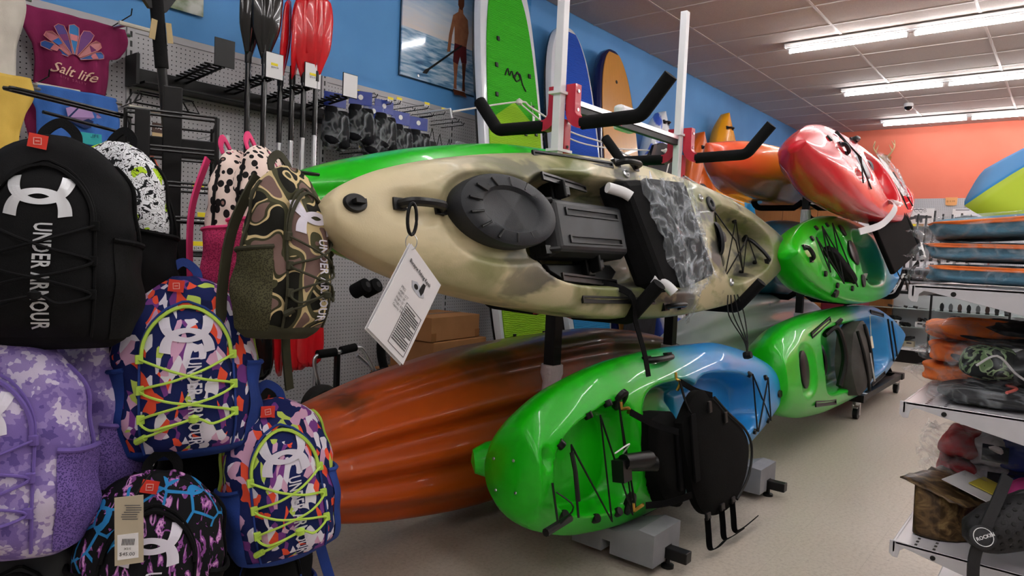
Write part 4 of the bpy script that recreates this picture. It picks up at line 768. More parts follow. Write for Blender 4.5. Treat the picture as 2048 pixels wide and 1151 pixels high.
def flat(parent, name, mat, pts, dz=0): return part(parent, name, mat, lambda b: b.add([PP(u, v)+Vector((0, -dz, 0)) for u, v in pts], [tuple(range(len(pts)))]), fix=False)
fg = flat(t, 'print_torso', SK, [(-.06, .33), (.08, .33), (.10, .45), (.085, .55), (.03, .585), (.025, .62), (-.025, .62), (-.03, .585), (-.085, .545), (-.065, .44)])
flat(t, 'print_head', SKD, [(-.035, .64), (-.015, .61), (.015, .61), (.035, .65), (.035, .70), (.0, .72), (-.035, .70)], .0004)
flat(t, 'print_arm', SK, [(-.085, .55), (-.06, .50), (-.09, .38), (-.105, .25), (-.14, .24), (-.125, .38)], .0004)
flat(t, 'print_shorts', M('print_shorts', '#5a2328', rough=.12), [(-.06, .33), (.08, .33), (.09, .20), (.03, .19), (.01, .24), (-.01, .17), (-.07, .18)], .0004)
flat(t, 'print_leg', SK, [(-.065, .18), (-.01, .17), (-.02, .04), (-.015, -.03), (-.05, -.03), (-.05, .06)]); flat(t, 'print_leg', SKD, [(.035, .19), (.085, .20), (.075, .05), (.085, -.03), (.05, -.03), (.05, .06)])
flat(t, 'print_reflection', SKD, [(-.06, -.035), (.08, -.035), (.11, -.075), (.02, -.07), (-.04, -.078)]) 
flat(t, 'print_paddle', INK, [(-.40, .015), (-.37, .05), (-.34, .065), (.02, .335), (.03, .325), (-.325, .055), (-.35, .02)], .0008)
part(t, 'mounting_screw', STEEL, lambda b: b.lathe([(.012, .006), (.010, .012)], 10, (-.55, 0, -.245), ax=(0, -1, 0)))
def mat_p2():
    q = NT('poster_photo_print'); q.col(q.ramp(q.noise(5, 5), [(.35, '#3b4a33'), (.55, '#7f8d70'), (.7, '#d5d9d2')])).set(rough=.08); return q.m
t = thing('photo_poster', 'glossy green landscape photo print high on the blue wall, mostly cut off', 'poster', (1.60, 4.02, 2.50)); part(t, 'panel', mat_p2(), lambda b: b.bx(-.5, .37, -.006, .006, .02, .9)); part(t, 'mounting_screw', STEEL, lambda b: b.lathe([(.012, .006), (.010, .012)], 10, (.10, 0, .045), ax=(0, -1, 0)))
# =================================================================== paddle boards leaning on the wall
def board_outline(L, W, tail=.55, nose=.9):
    c = [(0, .30*tail+.15), (.02, .52*tail+.2), (.08, .80), (.2, .93), (.45, 1), (.65, .98), (.8, .90), (.9, .76), (.96, .55), (.985, .36), (.996, .18), (1, .0)]
    return [(crv(c, sin(pi/2*i/44))*W/2, L*sin(pi/2*i/44)) for i in range(45)]
def board(label, x, L, W, y0, y1, z0, rail_m, bot_m, pads, edge_m=None, thick=.11, name='paddle_board'):
    dy, dz = y1-y0, 0; a = math.asin(dy/L)
    m = Matrix.Translation((x, y0, z0)) @ Matrix.Rotation(-a, 4, 'X'); t = thing(name, label, 'paddleboard', mat=m); o = board_outline(L, W)
    def shell(b, ins, ya, yb):
        rows = []
        for i_, y_ in ins:
            pts = [(max(w_-i_, .002), z) for w_, z in o]; ring = [Vector((w_, y_, min(max(z, i_), L-i_))) for w_, z in pts]+[Vector((-w_, y_, min(max(z, i_), L-i_))) for w_, z in reversed(pts)]; rows.append(ring)
        b.grid(rows, closeu=True); n = len(rows[0]); b.f.append(tuple(range(n))); b.f.append(tuple(range(n*(len(rows)-1), n*len(rows))))
    part(t, 'board', rail_m, lambda b: shell(b, ((.035, -thick/2), (.012, -thick/2+.006), (.0, -thick*.2), (.0, .005)), 0, 0), smooth=True)
    part(t, 'underside', bot_m, lambda b: shell(b, ((.0, .005), (.002, thick*.25), (.03, thick/2)), 0, 0), smooth=True)
    for nm, mt, ins, zf in pads:
        def pf(b):
            R = []
            for w_, z in o:
                lo, hi = zf(0)[:2]; zz = lo+(hi-lo)*z/L
                wi = max(crv([(q[1], q[0]) for q in o], zz)-ins, .003); R.append([Vector((wi*s, -thick/2-.006, zz+zf(s)[2])) for s in (-1, -.75, -.5, -.25, 0, .25, .5, .75, 1)])
            b.grid(R)
        part(t, nm, mt, pf, solid=.008)
    return t, lambda u, v, off=.012: Vector((u, -thick/2-off, v))
def padmat(n, c, c2):
    q = NT(n); w_ = q.n('ShaderNodeTexWave', Scale=22, Distortion=3.5, Detail=2, Detail_Scale=2.5, bands_direction='Z', **{'0': q.map(scale=(.55, 1, 1))}); q.col(q.mix(w_, c, c2)).set(rough=.7, spec=.3); q.bump(w_.outputs[0], .5, .006); return q.m
WG = M('white_gloss', '#dcdfe8', rough=.18, coat=.5); BG = M('black_gloss', '#0b0c0f', rough=.15, coat=.5)
t, B = board('green paddle board with white rails and lime tail pad leaning on the blue wall', 4.34, 3.60, .78, 3.36, 3.86, .16, WG, BG,
    [('deck_pad', padmat('green_pad', '#2a9e0c', '#37b216'), .055, lambda s: (2.30, 3.54, -abs(s)*.20)), ('tail_pad', padmat('lime_pad', '#93c81c', '#86bb18'), .055, lambda s: (.12, 2.30, -abs(s)*.20))])
for u, v in ((-.22, 2.32), (.24, 2.30), (-.20, 2.56), (.22, 2.56), (-.16, 2.78), (.12, 2.06), (.26, 2.08), (-.19, .42), (.19, .42)): part(t, 'deck_insert', PLB, lambda b: b.box(B(u, v, .016), (.03, .012, .035)), bevel=.003)
part(t, 'script_logo', INK, lambda b: b.tube(smooth_path([B(-.10, 2.50, .014), B(-.06, 2.56, .014), B(-.045, 2.51, .014), B(-.01, 2.55, .014), B(.015, 2.50, .014), B(.06, 2.56, .014), B(.09, 2.51, .014), B(.04, 2.48, .014), B(.02, 2.52, .014), B(.09, 2.55, .014), B(.12, 2.47, .014), B(.16, 2.42, .014)], 5), .006, 6))
part(t, 'hang_tag', PAPER, lambda b: (b.box(B(.22, 2.20, .03), (.03, .003, .08), Matrix.Rotation(.1, 3, 'Y')), b.tube([B(.22, 2.24, .03), B(.215, 2.34, .018)], .002, 4)))
t, B = board('blue paddle board with white and black rails leaning on the wall, second from the pegboard', 5.36, 3.28, .80, 3.40, 3.90, .12, WG, BG, [('deck_pad', padmat('blue_pad', '#1449b4', '#1a52c0'), .06, lambda s: (1.0, 3.22, 0)), ('tail_pad', padmat('sky_pad', '#2a8fcc', '#2f97d2'), .06, lambda s: (.12, 1.0, 0))])
for u, v in ((-.2, 2.6), (.22, 2.45), (-.24, 2.3), (.24, 2.0), (-.25, 1.9)): part(t, 'deck_insert', PLB, lambda b: b.box(B(u, v, .016), (.03, .012, .035)), bevel=.003)
def bamboo():
    q = NT('bamboo_veneer'); g = q.noise(14, 4, vec=q.map(scale=(6, 6, .35))); k = q.ramp(q.noise(30, 2, vec=q.map(scale=(1, 1, .5))), [(.68, (0,0,0,1)), (.74, (1,1,1,1))]); q.col(q.mix(q.math('MULTIPLY', k, .5), q.mix(g, '#c98f3f', '#b87f33'), '#7d5420')).set(rough=.3, coat=.3); return q.m
NAVY = M('navy_gloss', '#131a4a', rough=.18, coat=.5)
t, B = board('bamboo-faced paddle board with a navy rim leaning on the wall', 6.20, 3.30, .80, 3.44, 3.92, .1, NAVY, NAVY, [('bamboo_deck', bamboo(), .05, lambda s: (.12, 3.25, 0))])
part(t, 'round_logo', INK, lambda b: b.lathe([(.05, .008), (.05, .012)], 24, B(-.05, 1.98, .0), ax=(0, -1, 0)))
lettering(t, 'logo_lettering', 'Gr', M('print_tan', '#d0a878', rough=.5), lambda u, v: B(-.085+u, 1.96+v, .0145), size=.055)
for s in (-1, 1): part(t, 'wing_logo', PAPER, lambda b: b.prism([(0, .05), (s*.13, .13), (s*.17, .12), (s*.13, .02), (s*.06, -.03), (0, -.04)], lambda u, v, w_: B(-.05+u+s*.045, 1.99+v, .0095+w_), .002))
for u, v in ((0, 2.95), (-.02, 1.62), (-.3, 2.0), (.25, 1.62)): part(t, 'insert_plug', PLB, lambda b: b.lathe([(.02, .006), (.018, .014)], 12, B(u, v, 0), ax=(0, -1, 0)))
t2 = thing('round_board_pad', 'dark round pad end propped in front of the bamboo board', 'board', (6.10, 3.28, .9)); part(t2, 'disc', M('dark_pad', '#2e2f33', '#3a3b40', rough=.8), lambda b: b.prism([(.30*cos(radians(a))*1.0, 1.15+.30*sin(radians(a))) for a in range(0, 181, 12)]+[(-.30, -.88), (.30, -.88)], lambda u, v, w_: (u, w_+(-v*.08), v), .04), bevel=.01)
part(t2, 'edge_trim', PLB, lambda b: b.prism([(-.30, .9), (-.24, .9), (-.16, 1.42), (-.22, 1.40), (-.30, 1.15)], lambda u, v, w_: (u, -.006-v*.08, v) if w_ == 0 else (u, w_-v*.08, v), .02))
# ---- rope barrier
rp = thing('white_rope', 'thin white rope tied across the leaning boards as a barrier', 'rope', (3.62, 3.72, 2.2)); ROPE = M('rope_white', '#e4e2dc', rough=.8)
R_ = lambda *q: [Vector(p)-Vector((3.62, 3.72, 2.2)) for p in q]
part(rp, 'rope', ROPE, lambda b: b.tube(smooth_path(R_((3.62, 3.60, 2.24), (4.25, 3.50, 2.42), (4.4, 3.48, 2.40), (4.9, 3.45, 2.29), (5.5, 3.44, 2.27), (5.9, 3.38, 2.20), (6.10, 3.16, 2.28), (6.7, 3.4, 2.24), (7.6, 3.5, 2.12), (9.2, 3.55, 2.02)), 6), .0075, 6))
part(rp, 'rope', ROPE, lambda b: b.tube(smooth_path(R_((4.25, 3.50, 2.42), (4.7, 3.45, 2.26), (5.3, 3.44, 2.22), (6.10, 3.16, 2.27)), 6), .007, 6))
part(rp, 'knot', ROPE, lambda b: [b.lathe([(.0, -.03), (.025, -.015), (.028, .01), (.0, .03)], 10, p) for p in R_((4.25, 3.49, 2.42), (6.10, 3.15, 2.27))], split=True)
part(rp, 'wall_hook', WHT, lambda b: b.tube(R_((3.66, 3.99, 2.27), (3.62, 3.62, 2.26), (3.62, 3.60, 2.19)), .008, 8)); part(rp, 'rope_end', ROPE, lambda b: b.tube(R_((6.10, 3.14, 2.28), (6.12, 3.12, 2.16), (6.08, 3.12, 2.06)), .007, 6))
# =================================================================== kayaks standing on end along the wall
def upright(label, x, y0, lean, L, W, mat, z0=.02, turn=0, wells=None, cr=.07, group='kayaks standing along the blue wall', beam=None):
    a = radians(lean); X = Vector((0, sin(a), cos(a))); Z = Vector((0, -cos(a), sin(a))); Y = Z.cross(X)
    m = Matrix(((X.x,Y.x,Z.x,x),(X.y,Y.y,Z.y,y0),(X.z,Y.z,Z.z,z0),(0,0,0,1))) @ Matrix.Rotation(radians(turn), 4, 'X') @ Matrix.Translation((L/2, 0, 0))
    t = thing('upright_kayak', label, 'kayak', mat=m, group=group)
    k = Kayak(L, W, beam or [(-1, .15), (-.9, .45), (-.5, .85), (-.1, 1), (.3, .94), (.6, .76), (.8, .52), (.93, .27), (1, .06)], [(-1, .1), (-.5, .24), (.4, .26), (.85, .18), (1, .07)], [(-1, cr*.6), (.3, cr), (1, cr)], wells or [], ridge=.015, cexp=2.2, nx=90, nt=44, nh=22); k.body(mat, t); return t, k
WBK = kmat('white_blue_plastic', [(0, '#dfe4ea'), (1, '#dde4ec')], 2.9, rough=.3, coat=.3, blot=[('#2352c8', 3.4, .515, .55, .95)])
t, k = upright('white kayak splashed with blue standing upright behind the red rack post', 7.20, 3.46, 7, 2.90, .90, WBK, wells=[(.3, 0, .4, .2, .08, 3, .4), (-.6, 0, .4, .24, .1, 3, .3)])
disc(t, 'hatch_cover', M('grey_hatch', '#4f545c', rough=.45), k, .95, .0, .12, .1, .02); disc(t, 'hatch_cover', MATS['grey_hatch'], k, .52, .02, .1, .1, .02)
khandle(t, k, (1.32, -.05), (1.32, .05), .04, .01)
ORK = kmat('orange_plastic', [(0, '#d8640c'), (1, '#cf5c0a')], 2.85, rough=.35, coat=.2)
t, k = upright('orange kayak standing upright between the red rack post and the yellow kayak', 8.35, 3.55, 6, 2.85, .78, ORK, wells=[(.55, 0, .42, .19, .06, 3.5, .2, -.5), (-.4, 0, .5, .26, .12, 3, .25)], turn=-8)
disc(t, 'round_hatch', GREYP, k, .62, .02, .15, .14, .02, off=.0); khandle(t, k, (1.22, -.06), (1.22, .06), .05, .012)
YK = kmat('yellow_plastic', [(0, '#eda512'), (1, '#e79b0e')], 2.8, rough=.35, coat=.2)
t, k = upright('yellow kayak standing upright between the orange and teal kayaks', 9.08, 3.50, 6, 3.22, .78, YK, wells=[(.45, 0, .5, .22, .07, 3, .25, -.3), (-.5, 0, .4, .26, .1, 3, .25), (.0, .12, .1, .12, .03, 2, .9), (-.14, .12, .1, .12, .03, 2, .9)], turn=-12)
part(t, 'bungee_cord', CORD, lambda b: (b.tube([k.p(.8, .15, .02), k.p(.55, -.22, .02), k.p(.5, .22, .02), k.p(.8, -.12, .02)], .006))); khandle(t, k, (1.40, -.06), (1.40, .06), .04, .012)
TK = kmat('teal_plastic_wall', [(0, '#0f7db6'), (1, '#1187c0')], 2.6, rough=.35, coat=.2)
t, k = upright('teal kayak standing upright at the far end of the row along the wall', 9.85, 3.55, 6, 2.55, .80, TK, wells=[(.3, 0, .5, .24, .07, 3, .25, -.3), (-.5, 0, .4, .26, .1, 3, .25), (.0, .12, .12, .14, .04, 2, .9), (-.18, .12, .12, .14, .04, 2, .9)])
khandle(t, k, (1.1, -.06), (1.1, .06), .04, .012)
# wood partition at the far end and things beside it
WOOD = NT('oak_panel'); g_ = WOOD.noise(6, 5, vec=WOOD.map(scale=(8, 8, .5))); WOOD.col(WOOD.mix(g_, '#8a5428', '#a06a38')).set(rough=.45); WOOD = WOOD.m
t = thing('wood_partition', 'brown wood panel partition at the far end behind the second rack', 'partition', (10.6, 3.05, 0))
for i in range(4): part(t, 'panel', WOOD, lambda b: b.bx(0, .04, -1.06+i*.5, -.565+i*.5, .0, 2.28), bevel=.004)
part(t, 'top_trim', WOOD, lambda b: b.bx(-.012, .05, -1.08, .95, 2.28, 2.33), bevel=.004); part(t, 'corner_post', WOOD, lambda b: b.bx(-.02, .06, -1.12, -1.06, 0, 2.33), bevel=.004)
part(t, 'paper_notice', PAPER, lambda b: b.bx(-.006, -.002, -1.0, -.86, 1.45, 1.65)); part(t, 'white_frame', WHT, lambda b: b.bx(-.014, -.002, -1.05, -.62, 1.1, 2.0), bevel=.004)
part(t, 'barcode_sticker', PAPER, lambda b: b.bx(-.024, -.02, -1.115, -1.075, 1.55, 1.72))
t = thing('maroon_drum', 'dark crimson plastic bin behind the bottom of the second rack', 'bin', (9.0, 2.15, 0)); part(t, 'body', M('crimson_plastic', '#7c1f30', rough=.4), lambda b: b.box((0, 0, .45), (.42, .42, .9), taper=1.08), bevel=.03); part(t, 'lid', MATS['crimson_plastic'], lambda b: b.box((0, 0, .915), (.48, .48, .05)), bevel=.015)
# =================================================================== kayak carts and cardboard boxes on the base deck
CARD = M('cardboard', '#a87548', '#9c6b40', rough=.8, scale=5); TAPE = M('packing_tape', '#8f6238', rough=.25)
def cbox(label, c, d, rz, pr=None):
    t = thing('cardboard_box', label, 'box', (c[0], c[1], c[2]), radians(rz), group='cardboard boxes by the wall'); x, y, z = d
    part(t, 'carton', CARD, lambda b: b.bx(-x/2, x/2, -y/2, y/2, 0, z), bevel=.004); part(t, 'tape', TAPE, lambda b: (b.bx(-x/2-.001, x/2+.001, -.03, .03, z-.0, z+.0012)))
    for s in (-1, 1): part(t, 'tape', TAPE, lambda b: b.bx(s*x/2-.05 if s > 0 else -x/2-.0012, s*x/2+.0012 if s > 0 else -x/2+.05, -y/2-.0012, -y/2+.002, .0, .06))
    if pr: lettering(t, 'lettering', pr, M('box_ink', '#5a3a20', rough=.8), lambda u, v: (-.03+u, -y/2-.002, z*.62+v), size=.035)
    return t
cbox('bottom cardboard box of the stack beside the green board', (3.50, 3.70, .165), (.62, .40, .20), 0); cbox('middle cardboard box of the stack, printed on its side', (3.64, 3.66, .37), (.60, .42, .21), 4, 'OMA'); cbox('top cardboard box of the stack beside the green board', (3.60, 3.68, .585), (.56, .42, .17), 6)
RUB = M('tyre_rubber', '#151515', '#1c1c1c', rough=.8, bump=(60, .5)); HUB = M('red_hub', '#a81c20', rough=.4)
def wheel(t, c, r=.13):
    w_ = part(t, 'wheel', RUB, lambda b: b.lathe([(r*.55, -.035), (r*.8, -.045), (r*.97, -.03), (r, 0), (r*.97, .03), (r*.8, .045), (r*.55, .035)], 28, c, ax=(0, -1, 0)), smooth=True); part(w_, 'hub', HUB, lambda b: b.lathe([(r*.56, -.03), (r*.56, .03), (r*.42, .034), (r*.34, .022), (r*.14, .024), (r*.12, .05), (.0, .05)], 20, c, ax=(0, -1, 0)), smooth=True)
    part(w_, 'spoke', HUB, lambda b: [b.tube([Vector(c)+Vector((cos(a)*r*.12, -.03, sin(a)*r*.12)), Vector(c)+Vector((cos(a)*r*.5, -.032, sin(a)*r*.5))], .008, 6) for a in (0, 1.26, 2.51, 3.77, 5.03)], split=True)
ct = thing('kayak_cart', 'silver kayak cart with black foam grips and red-hubbed wheels by the pegboard', 'cart', (2.45, 3.40, .165))
wheel(ct, (-.07, -.06, .13)); wheel(ct, (.50, -.02, .13))
part(ct, 'frame_tube', ALU, lambda b: b.tube(smooth_path([(-.02, -.02, .13), (-.08, -.02, .30), (-.10, -.02, .40), (-.06, -.02, .43), (.08, -.02, .435), (.20, -.02, .45), (.26, -.02, .42), (.36, -.02, .27), (.46, -.02, .14)], 5), .0125, 10), smooth=True)
part(ct, 'frame_tube', ALU, lambda b: b.tube(smooth_path([(.30, .10, .38), (.40, .1, .30), (.5, .06, .2)], 4), .011, 10), smooth=True)
for a, b2 in (((-.08, -.02, .432), (.045, -.02, .435)), ((.085, -.02, .44), (.19, -.02, .452))): part(ct, 'foam_grip', FOAM, lambda b: b.tube([a, b2], .026, 12), smooth=True)
part(ct, 'strut', PLB, lambda b: b.bx(.05, .075, -.03, .0, .10, .42)); part(ct, 'axle_board', PLB, lambda b: b.bx(-.02, .5, -.03, .03, .09, .19), bevel=.005); part(ct, 'clamp', PLB, lambda b: (b.tube([(.32, -.03, .26), (.42, -.03, .28)], .028, 10)), smooth=True)
ct = thing('kayak_cart', 'second folded kayak cart with black frame behind the hanging sheet', 'cart', (2.98, 3.55, .165)); wheel(ct, (.1, -.1, .12)); wheel(ct, (-.85, .0, .14))
part(ct, 'black_frame', FOAM, lambda b: b.tube(smooth_path([(.0, -.05, .62), (-.03, -.05, .5), (-.03, -.05, .35), (.05, -.05, .15)], 5), .03, 10), smooth=True); part(ct, 'axle', ALU, lambda b: b.tube([(-.85, -.05, .14), (.1, -.08, .12)], .012, 8))
for i, x in enumerate((2.86, 2.95)):
    t = thing('foam_roller', ('left', 'right')[i]+' black foam bumper hanging under the green kayak', 'bumper', (x, 3.62, .96), group='foam bumpers'); part(t, 'foam', FOAM, lambda b: b.lathe([(.03, -.07), (.05, -.06), (.05, .05), (.03, .06)], 16, (0, 0, 0), ax=(.2, -1, .5)), smooth=True); part(t, 'core', INK, lambda b: b.lathe([(.02, .061), (.02, .063)], 12, (0, 0, 0), ax=(.2, -1, .5)))
# ---- laminated specification sheet
O_ = Vector((1.327, 1.463, 1.256))*.80+Vector((0, 0, CAMH))*.20; E1 = Vector((.161, .046, -.115)).normalized(); E2 = Vector((-.167, -.02, -.214)); E2 = (E2-E1*E2.dot(E1)).normalized(); N_ = E1.cross(E2); N_ = N_ if N_.dot(Vector((-1, -1, 0))) > 0 else -N_
sh = thing('kayak_spec_sheet', 'white laminated sheet of kayak specifications hanging by a corner below the camouflage kayak', 'sign', mat=Matrix.Translation(O_))
SC = .80; SP = lambda u, v, w_=0: E1*(u*SC)+E2*(v*SC)+N_*w_
LAM = M('laminated_paper', '#e9e8ec', rough=.25, coat=.4)
part(sh, 'sheet', LAM, lambda b: b.prism([(0, 0), (.216, 0), (.216, .279), (0, .279)], SP, .0015)); part(sh, 'sheet', LAM, lambda b: b.prism([(-.003, .0), (.214, .004), (.214, .284), (-.003, .284)], lambda u, v, w_: SP(u, v, w_-.005), .0015))
lettering(sh, 'lettering', 'Biscayne Fishing Kayak', INK, lambda u, v: SP(.025+u, .042-v, .003), size=.0155, bold=.0003)
for i, s in enumerate(('SPECS', "Length: 12'2\"", 'Width: 30"', 'Height: 15"', 'Weight: 63lbs', 'Capacity: 398 lbs')): lettering(sh, 'lettering', s, INK, lambda u, v: SP(.042+u, .118+i*.0115-v, .003), size=.0105)
part(sh, 'text_frame', INK, lambda b: [b.prism(q, lambda u, v, w_: SP(u, v, .002+w_), .0006) for q in ([(.10, .135), (.20, .135), (.20, .136), (.10, .136)], [(.10, .262), (.20, .262), (.20, .263), (.10, .263)], [(.10, .135), (.101, .135), (.101, .263), (.10, .263)], [(.199, .135), (.20, .135), (.20, .263), (.199, .263)])])
GL = M('small_print', '#55555a', rough=.5)
part(sh, 'text_lines', GL, lambda b: [b.prism([(.106, .143+i*.0072), (.106+(.088 if i % 5 else .06), .143+i*.0072), (.106+(.088 if i % 5 else .06), .1462+i*.0072), (.106, .1462+i*.0072)], lambda u, v, w_: SP(u, v, .002+w_), .0005) for i in range(15)])['kind'] = 'stuff'
pk = part(sh, 'print_kayak', M('print_grey', '#b9bdc8', rough=.4), lambda b: b.prism([(.075, .075), (.10, .064), (.15, .07), (.165, .08), (.14, .092), (.09, .09)], lambda u, v, w_: SP(u, v, .002+w_), .0005)); part(pk, 'print_detail', INK, lambda b: b.prism([(.125, .078), (.13, .05), (.145, .048), (.15, .07), (.145, .085)], lambda u, v, w_: SP(u, v, .0027+w_), .0004)); part(pk, 'print_hatch', INK, lambda b: b.prism([(.105+.012*cos(a), .078+.007*sin(a)) for a in [i*pi/6 for i in range(12)]], lambda u, v, w_: SP(u, v, .0027+w_), .0004))
part(sh, 'key_ring', STEEL, lambda b: b.tube([SP(.008, .008)+Vector((-.012*cos(a), .006*cos(a), .013+.018*sin(a))) for a in [i*2*pi/20 for i in range(20)]], .0012, 5, closed=True))
part(sh, 'carabiner', PLB, lambda b: b.tube([SP(.008, .008)+Vector((.010*cos(a), -.004*cos(a), .065+.036*sin(a))) for a in [i*2*pi/20 for i in range(20)]], .004, 6, closed=True), smooth=True)
# =================================================================== backpack rack: wire tower with hanging arms
tw = thing('gridwall_rack', 'black wire gridwall tower rack carrying the backpacks', 'rack', (1.02, 2.27, 0), radians(-24))
WIRE = M('black_wire', '#0b0b0c', rough=.35)
part(tw, 'centre_pole', BLK, lambda b: b.bx(-.028, .028, -.028, .028, .05, 1.72), bevel=.004)
HS = .125
for y in (-HS, HS):
    for x in (-HS, HS): part(tw, 'corner_wire', WIRE, lambda b: b.tube([(x, y, .12), (x, y, 1.62)], .008 if x > 0 else .006, 6))
zs = [.14+.105*i for i in range(15)]
hw = MB().tube([(-HS, 0, 0), (HS, 0, 0)], .0045, 6).build('cross_wire', WIRE, tw); hw.location = (0, -HS, zs[0]); first = True
for y in (-HS, HS):
    for z in zs:
        for dz in ((0, .012) if y < 0 else (0,)):
            if first: first = False; continue
            o = hw.copy(); COL.objects.link(o); o.parent = tw; o.location = (0, y, z+dz)
sw = MB().tube([(0, -HS, 0), (0, HS, 0)], .0045, 6).build('side_wire', WIRE, tw); sw.location = (HS, 0, zs[0])
for x in (-HS, HS):
    for z in zs:
        if (x, z) == (HS, zs[0]): continue
        o = sw.copy(); COL.objects.link(o); o.parent = tw; o.location = (x, 0, z)
part(tw, 'top_bar', BLK, lambda b: b.bx(-.16, .13, -.02, .02, 1.50, 1.56), bevel=.003); part(tw, 'bracket', BLK, lambda b: b.bx(-.10, -.06, -.15, -.115, 1.42, 1.62), bevel=.003); part(tw, 'bracket', BLK, lambda b: b.bx(.02, .06, -.15, -.11, 1.10, 1.24), bevel=.003)
part(tw, 'base_leg', BLK, lambda b: [b.bx(-.36, .36, -.02, .02, .02, .06), b.bx(-.02, .02, -.36, .36, .02, .06)], split=True)
part(tw, 'base_wire', WIRE, lambda b: [b.tube([(-.4+.1*i, -.45, .30), (-.4+.1*i, -.2, .30)], .005, 6) for i in range(6)]+[b.tube([(-.42, y, .30), (.1, y, .30)], .005, 6) for y in (-.45, -.32, -.2)], split=True)
def hang_loop(p, d, ln, dz=.0):
    """double rail arm sticking out of the tower from p in direction d (local)"""
    p = Vector(p); d = Vector(d).normalized(); s = d.cross(Vector((0, 0, 1))).normalized()*.018
    part(tw, 'hang_arm', WIRE, lambda b: b.tube(smooth_path([p+Vector((0, 0, .0))+s, p+d*ln*.1+s, p+d*ln+s+Vector((0, 0, dz)), p+d*(ln+.02)+Vector((0, 0, dz)), p+d*ln-s+Vector((0, 0, dz)), p+d*ln*.1-s, p-s], 4), .005, 6), smooth=True)
    part(tw, 'hang_arm', WIRE, lambda b: b.tube([p+Vector((0, 0, -.05)), p+d*ln*.8+Vector((0, 0, dz-.04))], .005, 6))
hang_loop((HS, -.02, 1.50), (1, -.15, 0), .30, -.02)
hang_loop((-HS, -.08, 1.60), (-.9, -1, 0), .34, .0); hang_loop((-.05, -HS, 1.17), (-.1, -1, 0), .40, .0); hang_loop((-HS, -.1, .98), (-.6, -1, 0), .60, .0); hang_loop((.10, -HS, .78), (.35, -1, 0), .38); hang_loop((-.05, -HS, .62), (-.2, -1, 0), .55)
# =================================================================== fabrics
def fab(name, build, rough=.82):
    t = NT(name); t.col(build(t)).set(rough=rough, spec=.3); t.bump(t.noise(420, 2), .18, .002); return t.m
def f_confetti(t):
    v = t.map(scale=(1, 1, .62), rot=(0, .35, 0)); ds = t.n('ShaderNodeTexNoise', Scale=9, Detail=2, **{'Vector': v}); vv = t.n('ShaderNodeVectorMath', operation='ADD'); t.put(vv.inputs[0], v); sc2 = t.n('ShaderNodeVectorMath', operation='SCALE', Scale=.09); t.put(sc2.inputs[0], ds.outputs['Color']); t.put(vv.inputs[1], sc2.outputs[0])
    vo = t.n('ShaderNodeTexVoronoi', Scale=52, Randomness=1.0, **{'Vector': vv.outputs[0]}); k = t.n('ShaderNodeSeparateColor', **{'0': vo.outputs['Color']}).outputs[0]
    return t.ramp(k, [(0, '#16225c'), (.40, '#e9e4f2'), (.54, '#f2563a'), (.66, '#7d3f8f'), (.77, '#d9a9c9'), (.86, '#c3da62'), (.91, '#16225c'), (.96, '#101a48')], True)
def f_digi(t):
    vo = t.n('ShaderNodeTexVoronoi', Scale=130, **{'Vector': t.obj()}); k = t.noise(14, 4, vec=vo.outputs['Position'], rough=.7)
    return t.ramp(k, [(0, '#5f4f93'), (.40, '#7c68ad'), (.50, '#9684bf'), (.57, '#cdc3dc'), (.64, '#a796c4'), (.70, '#d8d0e2')], True)
def f_dark(t):
    vo = t.n('ShaderNodeTexVoronoi', Scale=17, feature='DISTANCE_TO_EDGE', **{'Vector': t.obj()}); e = t.math('LESS_THAN', vo.outputs['Distance'], .05); m1 = t.math('GREATER_THAN', t.noise(6, 3), .52)
    pk = t.ramp(t.noise(26, 3, vec=t.map(scale=(1.6, 1, .5), rot=(0, .7, 0)), dist=1.2), [(0, '#0b0b10'), (.55, '#8a4a92'), (.60, '#d69ad0'), (.66, '#5b2f66'), (.70, '#0b0b10')], True); return t.mix(t.math('MULTIPLY', e, m1), pk, '#2a86c4')
def f_camo(t):
    n = t.noise(15, 0, vec=t.map(scale=(1, 1, .85))); n2 = t.noise(19, 0, vec=t.map(loc=(3, 5, 7))); a = t.ramp(n, [(0, '#79605a'), (.36, '#cdb88a'), (.40, '#4a4932'), (.50, '#4a4932')], True); b_ = t.math('GREATER_THAN', n, .5); c = t.ramp(n2, [(0, '#16150f'), (.45, '#16150f'), (.47, '#cdb88a'), (.54, '#3a3925'), (.62, '#79605a')], True); return t.mix(b_, a, c)
def f_leo(t):
    vo = t.n('ShaderNodeTexVoronoi', Scale=46, Randomness=.9, **{'Vector': t.map(scale=(1, 1, .75))}); d = vo.outputs['Distance']; k = t.n('ShaderNodeSeparateColor', **{'0': vo.outputs['Color']}).outputs[1]; br = t.noise(60, 1)
    ring = t.math('MULTIPLY', t.math('GREATER_THAN', t.math('ADD', d, t.math('MULTIPLY', br, .3)), .36), t.math('LESS_THAN', d, .42)); inn = t.math('LESS_THAN', d, .36)
    c = t.mix(inn, '#ecd6cc', t.ramp(k, [(0, '#ecd6cc'), (.12, '#1a1214'), (.70, '#d95c86'), (.85, '#8c6a62')], True)); return t.mix(ring, c, '#141011')
